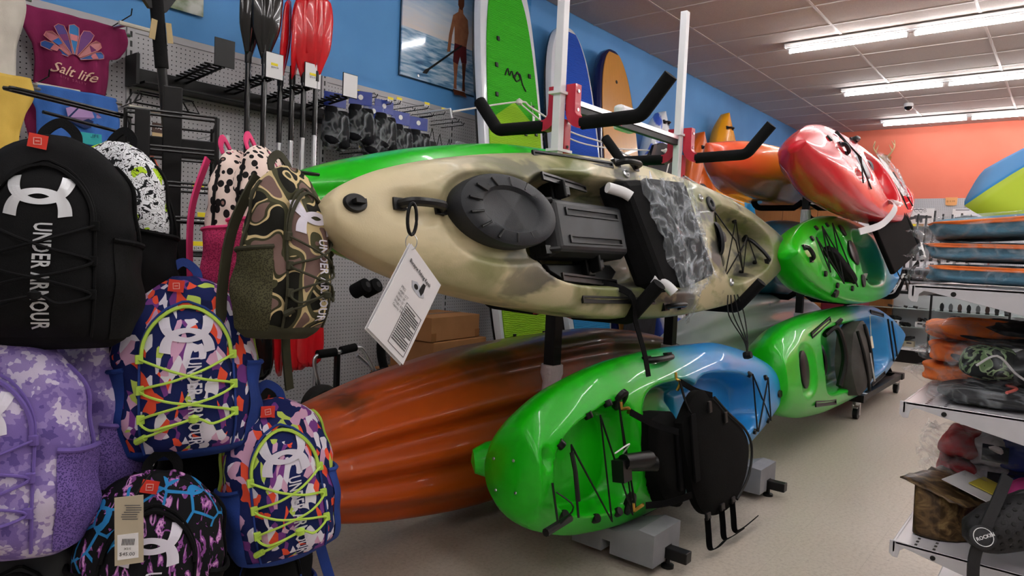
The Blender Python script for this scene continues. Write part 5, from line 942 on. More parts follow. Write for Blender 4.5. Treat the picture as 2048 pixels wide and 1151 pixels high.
def f_doodle(t):
    vo = t.n('ShaderNodeTexVoronoi', Scale=80, feature='DISTANCE_TO_EDGE', **{'Vector': t.map(scale=(1, 1, 1))}); e = t.math('LESS_THAN', vo.outputs['Distance'], .09); nn = t.noise(34, 1.2, dist=.8); e = t.math('MAXIMUM', t.math('LESS_THAN', t.math('ABSOLUTE', t.math('SUBTRACT', t.math('FRACT', t.math('MULTIPLY', nn, 9)), .5)), .10), t.math('MULTIPLY', t.math('GREATER_THAN', t.noise(50, 1, vec=t.map(loc=(4, 4, 4))), .62), 1)); v2 = t.n('ShaderNodeTexVoronoi', Scale=150, **{'Vector': t.obj()}); dt = t.math('LESS_THAN', v2.outputs['Distance'], .22)
    lm = t.math('GREATER_THAN', t.noise(17, 1), .60); return t.mix(t.math('MAXIMUM', e, dt), t.mix(lm, '#e6e8ec', '#b5da2c'), '#15161a')
def f_mesh(c, c2):
    def f(t):
        v = t.n('ShaderNodeTexVoronoi', Scale=260, **{'Vector': t.obj()}); return t.mix(t.ramp(v.outputs['Distance'], [(.35, (0,0,0,1)), (.55, (1,1,1,1))]), c2, c)
    return f
F = {'black': M('black_polyester', '#08080a', '#0d0d0f', rough=.8, spec=.22, bump=(420, .25)), 'blackmesh': fab('black_mesh', f_mesh('#0d0d0e', '#030303')), 'conf': fab('confetti_print', f_confetti), 'digi': fab('purple_digital_print', f_digi), 'pmesh': fab('purple_mesh', f_mesh('#7a63ad', '#4a3a78')), 'dark': fab('dark_splinter_print', f_dark),
     'camo': fab('camouflage_print', f_camo), 'omesh': fab('olive_mesh', f_mesh('#4d4b34', '#2e2d1e')), 'olive': M('olive_polyester', '#3b3a28', '#333222', rough=.8), 'leo': fab('pink_leopard_print', f_leo), 'kmesh': fab('pink_mesh', f_mesh('#e0447c', '#a82653')), 'pink': M('pink_polyester', '#e23c78', rough=.75), 'dood': fab('doodle_print', f_doodle), 'royal': M('royal_polyester', '#1c3f94', '#19377f', rough=.75, bump=(420, .2)), 'lime': M('lime_cord', '#b9dc55', rough=.6), 'purple': M('purple_web', '#6f5aa6', rough=.8), 'silver': M('silver_print', '#c3c5c9', rough=.35, metal=.3), 'lilac': M('lilac_print', '#dcd8e6', rough=.5), 'grey': M('charcoal_polyester', '#3c3f40', '#2f3233', rough=.8)}
REDT = M('red_tag', '#e03a2c', rough=.5)
# =================================================================== backpack builder
class Bag:
    def __init__(s, label, px_, rz, W=.33, H=.47, D=.20, roll=0, body='black', pocket='blackmesh', trim='black', cord=None, ink='silver', zipc='black', handle=None, lean=0, text=True, panel=True, tag_=True, strap=None, bottom=None, seed=1):
        s.W, s.H, s.D = W/2, H, D; s.t = t = thing('backpack', label, 'backpack', group='backpacks on the wire rack'); s.rnd = random.Random(seed)
        t.matrix_world = Matrix.Translation(px_) @ Matrix.Rotation(radians(rz), 4, 'Z') @ Matrix.Rotation(radians(lean), 4, 'X') @ Matrix.Rotation(radians(roll), 4, 'Y') @ Matrix.Translation((0, 0, -H/2))
        s.pw = [(0, .70), (.05, .90), (.25, 1), (.55, .97), (.75, .88), (.88, .70), (.95, .48), (1, .15)]; s.pd = [(0, .55), (.06, .85), (.25, 1), (.5, .88), (.75, .68), (.92, .40), (1, .12)]
        R = []
        for i in range(37):
            v = .5-.5*cos(pi*i/36); R.append([s.pt(2*pi*j/56, v) for j in range(56)])
        b = MB(); b.grid(R, closeu=True); b.f += [tuple(range(56)), tuple(36*56+j for j in range(56))]; s.body = b.build('bag_body', F[body], t, smooth=2)
        if panel:
            pn = part(t, 'front_pocket', F[body], lambda b: s.patch(b, .60, .07, .86, .022), smooth=2)
            part(pn, 'pocket_seam', F[trim], lambda b: b.tube([s.fr(x, z, .004) for x, z in s.arch(.62, .07, .87)], .0035, 5))
            z_ = part(pn, 'zip', F[zipc], lambda b: b.tube([s.fr(x, z, .010) for x, z in s.arch(.60, .60, .845)], .005, 5))
        for sd in (-1, 1):
            sp = part(t, 'side_pocket', F[pocket], lambda b: s.side(b, sd), smooth=2); part(sp, 'pocket_hem', F[trim], lambda b: b.tube(s.hem(sd), .006, 6))
        part(t, 'main_zip', F[zipc], lambda b: b.tube([s.pt(radians(q_[0]), q_[1], .004) for q_ in [(0, .45+.0*0)]+[(0, .45+.02*i) for i in range(1, 22)]]+[s.pt(radians(180), .88-.02*i, .004) for i in range(0, 22)], .0045, 5))
        hm = F[handle or trim]
        part(t, 'top_handle', hm, lambda b: b.tube(smooth_path([Vector((-.035, .02, H*.965)), Vector((-.03, .03, H+.012)), Vector((0, .035, H+.035)), Vector((.03, .03, H+.012)), Vector((.035, .02, H*.965))], 6), 1, flat=(.022, .005), up0=(0, 1, 0)))
        st_ = F[strap or trim]
        for sd in (-1, 1): part(t, 'shoulder_strap', st_, lambda b: b.tube(smooth_path([Vector((sd*.05, s.D*.30, H*.93)), Vector((sd*.10, s.D*.42, H*.6)), Vector((sd*.12, s.D*.40, H*.2)), Vector((sd*.11, s.D*.35, -.02)), Vector((sd*.13, s.D*.3, -.16))], 6), 1, flat=(.03, .006), up0=(0, 1, 0)))
        if bottom: part(t, 'bottom_panel', F[bottom], lambda b: b.grid([[s.pt(2*pi*j/48, .001+.075*i/5, .003) for j in range(48)] for i in range(6)], closeu=True), smooth=2)
        if cord:
            for sd in (-1, 1):
                for z in (.58, .42, .27): part(t, 'cord_loop', F[cord], lambda b: b.box(s.fr(sd*s.W*.60, z*H, .010), (.018, .010, .022)), bevel=.002)
            P = lambda x, z, o=.014: s.fr(x*s.W, z*H, o)
            part(t, 'bungee_cord', F[cord], lambda b: b.tube(smooth_path([P(-.60, .58), P(-.2, .52, .018), P(.2, .47, .018), P(.60, .42), P(.3, .37, .018), P(-.2, .33, .018), P(-.60, .27), P(-.50, .22), P(-.30, .24, .02), P(.05, .27, .02)], 5), .0033, 6), smooth=True)
            part(t, 'bungee_cord', F[cord], lambda b: b.tube(smooth_path([P(.60, .58), P(.2, .52, .018), P(-.2, .47, .018), P(-.60, .42), P(-.3, .37, .018), P(.2, .33, .018), P(.60, .27), P(.3, .235, .02), P(.05, .27, .02), P(-.45, .20, .016), P(-.62, .17)], 5), .0033, 6), smooth=True)
            part(t, 'cord_lock', F[cord], lambda b: b.lathe([(.0, -.012), (.011, -.006), (.012, .006), (.0, .012)], 12, P(.05, .27, .022)), smooth=True); part(t, 'cord_end', F[cord], lambda b: b.tube([P(-.55, .18, .016), P(-.66, .15, .014)], .008, 8), smooth=True)
        if text: s.logo(ink)
        if tag_:
            c = s.fr(-.02, H*.955, .012); o = part(t, 'red_tag', REDT, lambda b: b.box(c+Vector((0, -.006, 0)), (.036, .003, .03), Matrix.Rotation(.15, 3, 'Y')))
            part(o, 'tag_print', M('tag_print', '#f2b9ae', rough=.6), lambda b: [b.box(c+Vector((x, -.0085, z)), d) for x, z, d in ((-.007, 0, (.0015, .001, .015)), (.007, 0, (.0015, .001, .015)), (0, .007, (.015, .001, .0015)), (0, -.007, (.015, .001, .0015)), (0, 0, (.008, .001, .002)))])
    def pt(s, a, v, off=0):
        w_ = crv(s.pw, v)*s.W; d = crv(s.pd, v)*s.D*.62; c, sn = cos(a), sin(a); e = .72
        x = w_*abs(c)**e*(1 if c >= 0 else -1); y = (d if sn < 0 else d*.42)*abs(sn)**e*(1 if sn >= 0 else -1)
        # a: 0 = right side, -90deg = front
        wob = .004*sin(v*23+a*3+s.W*90)+.003*sin(v*11-a*5); n = Vector((c*d, sn*w_, 0)); n = n.normalized() if n.length > 1e-9 else Vector((0, 0, 1))
        return Vector((x, y, v*s.H))+n*(off+wob)
    def fr(s, x, z, off=0):
        v = min(max(z/s.H, .0), .999); w_ = crv(s.pw, v)*s.W; d = crv(s.pd, v)*s.D*.62; u = min(abs(x)/w_, .985); n = 1/.72*2
        y = -d*(1-u**(n/1.0))**(1/n*1.0); pb = s.bulge(x, z); return Vector((x, y-pb-off-.004, z))
    def bulge(s, x, z):
        v = z/s.H; wp = s.hwid(.60, v)
        if v < .07 or v > .86 or wp <= 0: return 0
        u = abs(x)/wp
        return 0 if u >= 1 else .022*(1-u**4)*min(1, (v-.07)/.06)*min(1, max(0, (.86-v))/.12)
    def hwid(s, k, v):
        if v > .86: return 0
        base = crv(s.pw, v)*s.W*k; return base*(1 if v < .62 else sqrt(max(0, 1-((v-.62)/.24)**2))*.999+.001)
    def arch(s, k, v0, v1):
        L_ = [(v0+(v1-v0)*i/24) for i in range(25)]; hw_ = lambda v: (crv(s.pw, v)*s.W*k*(1 if v < .62 else sqrt(max(0, 1-((v-.62)/(v1-.62+.001))**2))))
        return [(-hw_(v), v*s.H) for v in L_]+[(hw_(v), v*s.H) for v in reversed(L_)]
    def patch(s, b, k, v0, v1, bl):
        R = []
        for i in range(33):
            v = v0+(v1-v0)*i/32; hw_ = max(s.hwid(k, min(v, .859)), .002); R.append([s.fr(hw_*(-1+2*j/24), v*s.H, .001) for j in range(25)])
        b.grid(R)
    def side(s, b, sd):
        R = []
        for i in range(17):
            v = .05+.47*i/16; row = []
            for j in range(15):
                q = j/14; a = radians(-42+78*q); a = a if sd > 0 else pi-a; edge = min(1, 6*q, 6*(1-q)); row.append(s.pt(a, v-(.05*q if i == 16 else .05*q*i/16), .003+.007*edge*(.35+.65*min(1, i/4))))
            R.append(row)
        b.grid(R)
    def hem(s, sd):
        P = []
        for j in range(15):
            q = j/14; a = radians(-42+78*q); a = a if sd > 0 else pi-a; P.append(s.pt(a, .52-.05*q, .004+.007*min(1, 6*q, 6*(1-q))))
        return P
    def logo(s, ink, cx_=.0, cz=.70, sc_=.125, tx=.01):
        m_ = F[ink]; H = s.H
        for sg in (1, -1):
            outer = [(-.50, .31), (-.475, .16), (-.40, .02), (-.24, -.10), (0, -.14), (.24, -.10), (.40, .02), (.475, .16), (.50, .31)]; inner = [(-.30, .35), (-.29, .20), (-.25, .08), (-.14, -.01), (0, -.045), (.14, -.01), (.25, .08), (.29, .20), (.30, .35)]
            def f(b):
                O = smooth_path([(p[0], p[1], 0) for p in outer], 4); I = smooth_path([(p[0], p[1], 0) for p in inner], 4); R = []
                for o_, i_ in zip(O, I): R.append([s.fr(cx_+(o_.x*(1-q)+i_.x*q)*sc_, cz*H+sg*(o_.y*(1-q)+i_.y*q)*sc_, .004+(.0005 if sg > 0 else 0)) for q in (0, .33, .66, 1)])
                b.grid(R)
            part(s.t, 'logo', m_, f, fix=False)
        v, f = text_mesh('UNDER ARMOUR', size=.040, bold=.0008, spacing=1.06); b = MB(); k = .47*H/max(p[0] for p in v)
        b.add([s.fr(tx-.012+p[1]*1.15, .585*H-p[0]*k, .010) for p in v], f); b.build('lettering', m_, s.t, fix=False)
Bag('black backpack with silver logo and lettering, hanging at the left edge of the wire rack', (0.554, 1.803, 1.225), -31, W=.335, H=.475, D=.22, body='black', pocket='blackmesh', cord='black', ink='silver')
Bag('white backpack with black and lime doodle print tucked behind the black backpack', (0.732, 1.952, 1.250), -58, W=.32, H=.47, D=.20, body='dood', pocket='black', text=False, tag_=False, panel=False, trim='black')
Bag('purple digital-print backpack hanging below the black backpack', (0.462, 1.798, 0.777), -40, W=.345, H=.47, D=.22, body='digi', pocket='pmesh', trim='purple', cord='purple', ink='lilac', zipc='purple')
Bag('second purple digital-print backpack behind the first purple one', (0.623, 1.918, 0.784), -52, W=.32, H=.46, D=.20, body='digi', pocket='pmesh', trim='purple', text=False, tag_=False, strap='black')
Bag('confetti-print backpack with lime cords, the higher of the two', (0.846, 1.783, 0.916), -23, W=.35, H=.46, D=.20, body='conf', pocket='royal', trim='royal', cord='lime', ink='lilac', zipc='lime', bottom='royal', roll=-2)
Bag('confetti-print backpack with lime cords, the lower and nearer the orange kayak', (1.061, 1.682, 0.596), -19, W=.30, H=.44, D=.20, body='conf', pocket='royal', trim='royal', cord='lime', ink='lilac', zipc='lime', bottom='royal', roll=-7, seed=2)
bd = Bag('black backpack with pink and blue splinter print and a beige price tag', (0.719, 1.679, 0.466), -27, W=.33, H=.44, D=.22, body='dark', pocket='black', trim='black', ink='lilac', cord=None, roll=6)
bc = Bag('green camouflage backpack turned sideways on the right arm of the rack', (1.031, 1.647, 1.219), 14, W=.26, H=.455, D=.18, body='camo', pocket='omesh', trim='olive', cord='olive', ink='lilac', zipc='olive', bottom='olive', tag_=False, roll=4)
Bag('pink leopard-print backpack nearest the tower on the right arm', (1.097, 2.015, 1.287), 40, W=.31, H=.46, D=.20, body='leo', pocket='kmesh', trim='pink', text=False, tag_=False, bottom='pink', roll=-2)
Bag('pink leopard-print backpack between the other leopard one and the camouflage one', (1.149, 1.969, 1.309), 38, W=.31, H=.45, D=.19, body='leo', pocket='kmesh', trim='pink', text=False, tag_=False, bottom='pink', seed=5)
Bag('charcoal grey backpack at the bottom left corner below the purple one', (0.524, 1.842, 0.332), -36, W=.30, H=.44, D=.2, body='grey', pocket='blackmesh', trim='black', text=False, tag_=False)
Bag('black backpack in the shade behind the two confetti backpacks', (1.0, 1.93, .58), -25, W=.30, H=.44, D=.2, body='black', pocket='blackmesh', trim='black', text=False, tag_=False)
Bag('black backpack at the bottom below the lower confetti backpack', (1.08, 1.78, .26), -18, W=.28, H=.42, D=.2, body='black', pocket='blackmesh', trim='royal', text=False, tag_=False)
# beige hang tag on the splinter-print backpack
BEI = M('beige_card', '#b9ae97', rough=.6); o = part(bd.t, 'hang_tag', BEI, lambda b: b.box((-.045, -.165, .36), (.055, .002, .15), Matrix.Rotation(-.12, 3, 'Y')))
HT = lambda u, v: Vector((-.045+u*cos(.12)-v*sin(.12)*-1*-1, -.1668, .36+v))
part(o, 'tag_sticker', PAPER, lambda b: b.box((-.043, -.1665, .325), (.04, .001, .055), Matrix.Rotation(-.12, 3, 'Y')))
part(o, 'barcode', INK, lambda b: [b.box((-.055+.0028*i, -.1675, .335), (.0013, .0006, .014)) for i in range(9)])
lettering(o, 'lettering', '$45.00', INK, lambda u, v: (-.058+u, -.1676, .305+v), size=.011); lettering(o, 'lettering', 'XS/S', INK, lambda u, v: (-.05+u, -.1676, .318+v), size=.007)
part(o, 'small_print', GL, lambda b: [b.box((-.045+.004*sin(i), -.1668, .415-.005*i), (.03, .0005, .0016)) for i in range(7)])
part(o, 'loop', CORD, lambda b: b.tube(smooth_path([(-.045, -.165, .43), (-.03, -.15, .46), (-.02, -.12, .47)], 4), .0015, 4))
# =================================================================== metal shelf unit on the right
ENA = M('light_grey_enamel', '#c3c3c8', rough=.32, coat=.2)
def perf():
    t = NT('perforated_enamel'); s = t.sep(); a = t.math('ABSOLUTE', t.math('SUBTRACT', t.math('FRACT', t.math('DIVIDE', s[0], .0254)), .5)); m = None
    for y0 in (-.045, -.085):
        q = t.math('MULTIPLY', t.math('LESS_THAN', t.math('ABSOLUTE', t.math('SUBTRACT', s[1], y0)), .0032), t.math('LESS_THAN', a, .28)); m = q if m is None else t.math('MAXIMUM', m, q)
    t.col(t.mix(m, '#c6c5ca', '#2a2a2c')).set(rough=.3, coat=.2); return t.m
PERF = perf()
su = thing('shelf_unit', 'light grey metal shelf unit with tapered brackets along the right edge', 'shelving', (1.98, .315, 0))
for z in (.55, .912, 1.208):
    o = MB().bx(0, 1.22, -.42, 0, -.008, 0).build('shelf', PERF, su, bevel=.002); o.location = (0, 0, z)
    for x in (0, 1.215): part(su, 'bracket', ENA, lambda b: b.prism([(.012, 0), (.012, -.034), (.004, -.042), (-.008, -.042), (-.012, -.022), (-.022, -.014), (-.035, -.016), (-.42, -.10), (-.42, 0)], lambda u, v, w_: (x+w_, u, z+v), .004), bevel=.001)
    part(su, 'front_lip', ENA, lambda b: b.bx(0, 1.22, -.002, .006, z-.03, z), bevel=.002); part(su, 'bracket_hole', INK, lambda b: b.lathe([(.006, 0), (.006, .0015)], 14, (-.0005, -.085, z-.018), ax=(-1, 0, 0)))
part(su, 'back_panel', PEG, lambda b: b.bx(0, 1.22, -.44, -.43, 0, 1.7)); part(su, 'upright', ENA, lambda b: b.bx(-.02, .02, -.46, -.42, 0, 1.7)); part(su, 'upright', ENA, lambda b: b.bx(1.2, 1.24, -.46, -.42, 0, 1.7))
part(su, 'base_deck', ENA, lambda b: b.bx(0, 1.22, -.44, .0, 0, .15), bevel=.004)
def soft(b, c, d, n=4.0, rz=0, tilt=0, k=24, seed=0, amp=.004, sag=0):
    rnd = random.Random(seed); ph_ = [rnd.uniform(0, 6) for _ in range(5)]; R = []
    M_ = Matrix.Rotation(radians(rz), 3, 'Z') @ Matrix.Rotation(radians(tilt), 3, 'X'); pw = lambda q, e: abs(q)**e*(1 if q >= 0 else -1)
    for i in range(k+1):
        f = -pi/2+pi*i/k; row = []
        for j in range(k*2):
            th = pi*j/k; e = 2/n; x = pw(cos(f), e)*pw(cos(th), e); y = pw(cos(f), e)*pw(sin(th), e); z = pw(sin(f), .75)
            w_ = 1+amp*8*(sin(th*3+ph_[0]+f*2)+sin(f*5+ph_[1])+.6*sin(th*7+ph_[2]+f*4)); p = Vector((x*d[0]/2*w_, y*d[1]/2*w_, z*d[2]/2*w_)); row.append(Vector(c)+M_ @ p)
        R.append(row)
    b.grid(R, closeu=True)
BAGS = bagmat('shiny_clear_bag', .07, .07, crs=9, cst=.24)
# ---- three striped packs on the top shelf
TEALF = M('slate_blue_fabric', '#4f8098', '#46758c', rough=.8, bump=(200, .3)); ORF = M('orange_fabric', '#f07a2c', '#e66f22', rough=.7, bump=(120, .3)); NVF = M('navy_fabric', '#141724', '#1a1d2c', rough=.8, bump=(160, .3)); BKF = M('black_fabric', '#0f0f12', '#16161a', rough=.7, bump=(160, .3))
for i, (z, tl, lb) in enumerate(((.031, 0, 'bottom'), (.090, 0, 'middle'), (.158, 5, 'top'))):
    t = thing('folded_blanket_pack', lb+' slate blue pack with an orange stripe in a clear bag, on the top shelf', 'packet', (2.29, .165, 1.209), group='striped packs on the top shelf')
    h_ = .052 if i < 2 else .062
    part(t, 'fabric', TEALF, lambda b: soft(b, (0, -.0, z), (.36, .32, h_), 5, tilt=-tl, seed=i), smooth=2)
    part(t, 'orange_stripe', ORF, lambda b: soft(b, (-.012, .004, z+h_*.28-.001*tl), (.352, .318, h_*.30), 5, tilt=-tl, seed=i), smooth=2)
    if i < 2: part(t, 'navy_end', NVF, lambda b: soft(b, (-.003, -.13, z), (.366, .09, h_*1.03), 5, seed=i), smooth=2)
    bg = part(t, 'clear_bag', BAGS, lambda b: soft(b, (0, .012, z+.001), (.385, .365, h_*1.1), 6, tilt=-tl, seed=i+9, amp=.002), smooth=2)
    part(bg, 'bag_edge', BAGS, lambda b: sheet(b, [(-.19, .185, z-.02), (.19, .185, z-.02), (.18, .215, z-.015), (-.17, .21, z-.015)], (0, 0, 1), n=16, m2=4, amp=.004, seed=i), smooth=2, fix=False)
# ---- orange and black packs, middle shelf
for i, (x, y, z, lb) in enumerate(((2.42, .235, .035, 'bottom'), (2.44, .225, .095, 'middle'), (2.46, .20, .158, 'top'))):
    t = thing('orange_vest_pack', lb+' orange and black folded pack in a clear bag on the middle shelf', 'packet', (x, y, .913), radians(-8+7*i), group='orange packs on the middle shelf')
    part(t, 'orange_fabric', ORF, lambda b: soft(b, (0, .01, z+.004), (.27, .18 if i < 2 else .27, .058), 3.2, seed=20+i, amp=.012), smooth=2); part(t, 'navy_fabric', NVF, lambda b: soft(b, (-.01, -.03, z-.014), (.262, .14 if i < 2 else .22, .032), 3, tilt=6, seed=30+i, amp=.012), smooth=2)
    if i == 2:
        part(t, 'black_fabric', BKF, lambda b: soft(b, (.0, -.08, z+.012), (.28, .20, .05), 3, seed=41, amp=.01), smooth=2); part(t, 'rolled_end', ORF, lambda b: soft(b, (.14, .11, z-.01), (.10, .09, .06), 2.6, seed=44), smooth=2); part(t, 'rolled_cap', NVF, lambda b: soft(b, (.145, .075, z), (.09, .05, .062), 2.6, seed=45), smooth=2)
    part(t, 'clear_bag', BAGS, lambda b: soft(b, (0, .01, z), (.30, .215 if i < 2 else .30, .066), 4, seed=50+i, amp=.006), smooth=2); part(t, 'bag_edge', BAGS, lambda b: sheet(b, [(-.13, .10, z-.01), (.12, .10, z-.01), (.10, .15, z-.02), (-.11, .145, z)], (0, 0, 1), n=12, m2=5, amp=.007, seed=i), smooth=2, fix=False)
def camog(t): return t.ramp(t.noise(24, 2, dist=.6), [(0, '#16191a'), (.48, '#a7bf94'), (.53, '#7f9e70'), (.58, '#1a1e1c')], True)
t = thing('rolled_camo_pack', 'rolled green and black camouflage vest in a clear bag on the middle shelf', 'packet', (2.17, .13, .913), radians(6))
part(t, 'rolled_fabric', fab('mint_camo', camog), lambda b: soft(b, (0, .03, .10), (.16, .13, .085), 2.6, seed=61), smooth=2); part(t, 'black_fabric', BKF, lambda b: soft(b, (.01, -.10, .095), (.20, .20, .10), 3, seed=62), smooth=2); part(t, 'cord', PAPER, lambda b: b.tube(smooth_path([(-.09, .06, .10), (-.10, .02, .13), (-.085, -.02, .09), (-.09, -.05, .07)], 5), .003, 6)); part(t, 'clear_bag', BAGS, lambda b: soft(b, (0, -.03, .098), (.21, .31, .115), 4, seed=63, amp=.004), smooth=2)
lettering(t, 'lettering', 'LE', M('grey_print', '#c7c9cc', rough=.5), lambda u, v: (-.108, -.055-u, .115+v), size=.035)
t = thing('black_vest_pack', 'flat black vest with pink trim in a clear bag at the middle shelf front', 'packet', (2.15, .14, .913), radians(4)); part(t, 'fabric', BKF, lambda b: soft(b, (0, 0, .024), (.26, .25, .042), 3.6, seed=70), smooth=2); part(t, 'trim', M('coral_trim', '#d9665c', rough=.6), lambda b: b.tube(smooth_path([(-.11, -.02, .046), (-.05, -.04, .05), (.0, -.02, .05), (.08, -.06, .047)], 5), .004, 6)); part(t, 'clear_bag', BAGS, lambda b: soft(b, (0, .005, .025), (.29, .28, .048), 4.5, seed=71, amp=.005), smooth=2)
# ---- bottom shelf packs
RDF = M('red_fabric', '#b3202c', '#a81c28', rough=.6, bump=(120, .3)); WHF = M('white_fabric', '#cfcad0', rough=.6, bump=(120, .3)); BLF = M('blue_fabric', '#1d2f86', rough=.6, bump=(120, .3))
for i, (z, lb, y) in enumerate(((.15, 'lower', .155), (.225, 'upper', .145))):
    t = thing('flag_vest_pack', lb+' red, white and blue vest in a clear bag on the bottom shelf', 'packet', (2.40, y+.01, .551), radians(10-12*i), group='red white and blue packs')
    part(t, 'red_panel', RDF, lambda b: soft(b, (0, .07, z-.03), (.24, .10, .075), 3, seed=80+i, amp=.01), smooth=2); part(t, 'white_panel', WHF, lambda b: soft(b, (.0, -.005, z-.03), (.25, .10, .08), 3, seed=82+i, amp=.01), smooth=2); part(t, 'blue_panel', BLF, lambda b: soft(b, (.0, -.075, z-.03), (.25, .10, .08), 3, seed=84+i, amp=.01), smooth=2)
    part(t, 'care_label', NVF, lambda b: b.box((-.125, -.02, z-.02), (.003, .06, .045))); part(t, 'clear_bag', BAGS, lambda b: soft(b, (0, .01, z-.03), (.29, .30, .095), 4, seed=86+i, amp=.006), smooth=2); part(t, 'bag_edge', BAGS, lambda b: sheet(b, [(-.13, .13, z-.03), (.12, .13, z-.03), (.10, .18, z+.0), (-.11, .17, z-.02)], (0, 0, 1), n=12, m2=5, amp=.008, seed=i), smooth=2, fix=False)
for i in range(2):
    t = thing('grey_roll_pack', ('left', 'right')[i]+' speckled grey-green roll behind the red and white packs', 'packet', (2.85, .10-.12*i, .551), group='grey rolls'); part(t, 'roll', M('speckled', '#5e6a62', '#2c332f', rough=.8, scale=40), lambda b: soft(b, (0, 0, .13), (.2, .12, .25), 3, seed=90+i), smooth=2); part(t, 'band', BKF, lambda b: soft(b, (0, 0, .13), (.205, .125, .03), 3.4), smooth=2)
def bark(t): return t.ramp(t.noise(16, 5, vec=t.map(scale=(2, .8, 2), rot=(0, .3, .4)), dist=1.5), [(0, '#1d1610'), (.42, '#3a2b1c'), (.55, '#5f4a30'), (.66, '#7d6846')])
BRK = fab('bark_camo_foil', bark, .28)
t = thing('bark_camo_pack', 'shiny brown bark-camouflage foil pack standing on the bottom shelf', 'packet', (2.16, .16, .551), radians(-14))
part(t, 'pack', BRK, lambda b: b.grid([[Vector((x+.03*v, (.115-.09*s_+.015*v), .003+v*.095+.035*(1-s_)*v)) for x, s_ in ((-.12, 0), (-.13, .3), (-.12, 1), (.0, 1.6), (.12, 1.8), (.16, 1), (.15, .3), (.14, 0), (.0, -.1))] for v in (0, .15, .5, .8, 1)], closeu=True), smooth=False, sub=2); part(t, 'top_flap', BRK, lambda b: sheet(b, [(-.11, .15, .137), (.17, .13, .137), (.16, -.06, .09), (-.10, .0, .10)], (0, 0, 1), n=12, m2=10, amp=.004, seed=5), smooth=2, solid=.003, fix=False)
part(t, 'yellow_label', M('label_yellow', '#d8c84a', rough=.5), lambda b: b.box((.06, -.02, .124), (.10, .10, .002), Matrix.Rotation(.25, 3, 'X'))); part(t, 'white_label', PAPER, lambda b: b.box((.03, .01, .126), (.15, .13, .002), Matrix.Rotation(.25, 3, 'X')))
t = thing('pink_pack', 'pink fabric corner peeking out beside the red and white packs', 'packet', (2.2, .02, .60)); part(t, 'fabric', M('magenta_fabric', '#c43a86', rough=.7), lambda b: soft(b, (0, .03, .06), (.10, .12, .12), 2.6, seed=95), smooth=2); part(t, 'band', BKF, lambda b: soft(b, (0, .03, .0), (.11, .12, .03), 3), smooth=2)
# ---- black perforated clog in the near right corner
CL = M('clog_foam', '#1c1c1f', '#232327', rough=.6, bump=(300, .2))
SX = Vector((.55, .25, .55)).normalized()
t = thing('foam_clog', 'black perforated foam clog with a round strap badge in the bottom right corner', 'shoe', (1.925, 0.156, 0.628)); t.scale = (.8, .8, .8)
m_ = Matrix((( .25, -.90, .35), (-.80, -.38, -.46), (.55, -.16, -.82))).to_3x3()
cx_ = Vector((-.62, -.78, 0)); A1 = Vector((.55, -.76, .34)).normalized(); A2 = Vector((.10, .42, .90)); A2 = (A2-A1*A2.dot(A1)).normalized(); A3 = A1.cross(A2); A3 = A3 if A3.dot(Vector((-1, -1, .0))) > 0 else -A3
V3 = lambda a, b_, c: A1*a+A2*b_+A3*c
def upper(b):
    R = []
    for i in range(17):
        q = i/16; wv = crv([(0, .02), (.06, .035), (.3, .052), (.7, .058), (1, .05)], q); R.append([V3(.0+q*.22, wv*1.25*cos(pi*j/16), .062*crv([(0, .25), (.2, .75), (.6, 1), (1, 1.1)], q)*sin(pi*j/16)) for j in range(17)])
    b.grid(R)
part(t, 'upper', CL, upper, smooth=2, solid=.008)
part(t, 'sole', CL, lambda b: b.prism([(-.01, 0), (.01, .045), (.08, .07), (.2, .08), (.26, .07), (.26, -.07), (.2, -.08), (.08, -.07), (.01, -.045)], lambda u, v, w_: V3(u, v, -.03+w_), .035), bevel=.008)
def holes(b, rows):
    for q, an in rows:
        wv = crv([(0, .02), (.06, .035), (.3, .052), (.7, .058), (1, .05)], q); zz = .062*crv([(0, .25), (.2, .75), (.6, 1), (1, 1.1)], q); c = V3(q*.22, wv*1.25*cos(an), zz*sin(an)); n = V3(-.1, cos(an), sin(an)).normalized(); b.lathe([(.0058, .0030), (.0058, .0062)], 10, c, ax=n)
part(t, 'vent_hole', INK, lambda b: holes(b, [(.16+.105*i, radians(35+20*j+8*(i % 2))) for i in range(7) for j in range(6)]), split=True)
part(t, 'heel_strap', CL, lambda b: b.tube(smooth_path([V3(.16, .13, .03), V3(.10, .085, .055), V3(.02, .02, .075), V3(-.035, -.05, .06), V3(-.06, -.14, .02)], 5), 1, flat=(.03, .008), up0=tuple(A3)))
bd_ = part(t, 'strap_badge', CL, lambda b: b.lathe([(.034, 0), (.034, .010), (.030, .013)], 28, V3(.0, .0, .078), ax=A3+A2*.2), smooth=True)
BA = (A3+A2*.2).normalized(); B1 = (Vector((.5, -.7, .35))); B1 = (B1-BA*B1.dot(BA)).normalized(); B2 = BA.cross(B1); B2 = B2 if B2.z > 0 else -B2; BC = V3(.0, .0, .078)+BA*.0145
part(bd_, 'badge_ring', WHT, lambda b: b.tube([BC+(B1*cos(a)+B2*sin(a))*.025 for a in [i*2*pi/28 for i in range(28)]], .0012, 5, closed=True)); lettering(bd_, 'lettering', 'ROCKIN', WHT, lambda u, v: BC+B1*(-.021+u)+B2*(-.005+v)+BA*.001, size=.0135, bold=.0003)
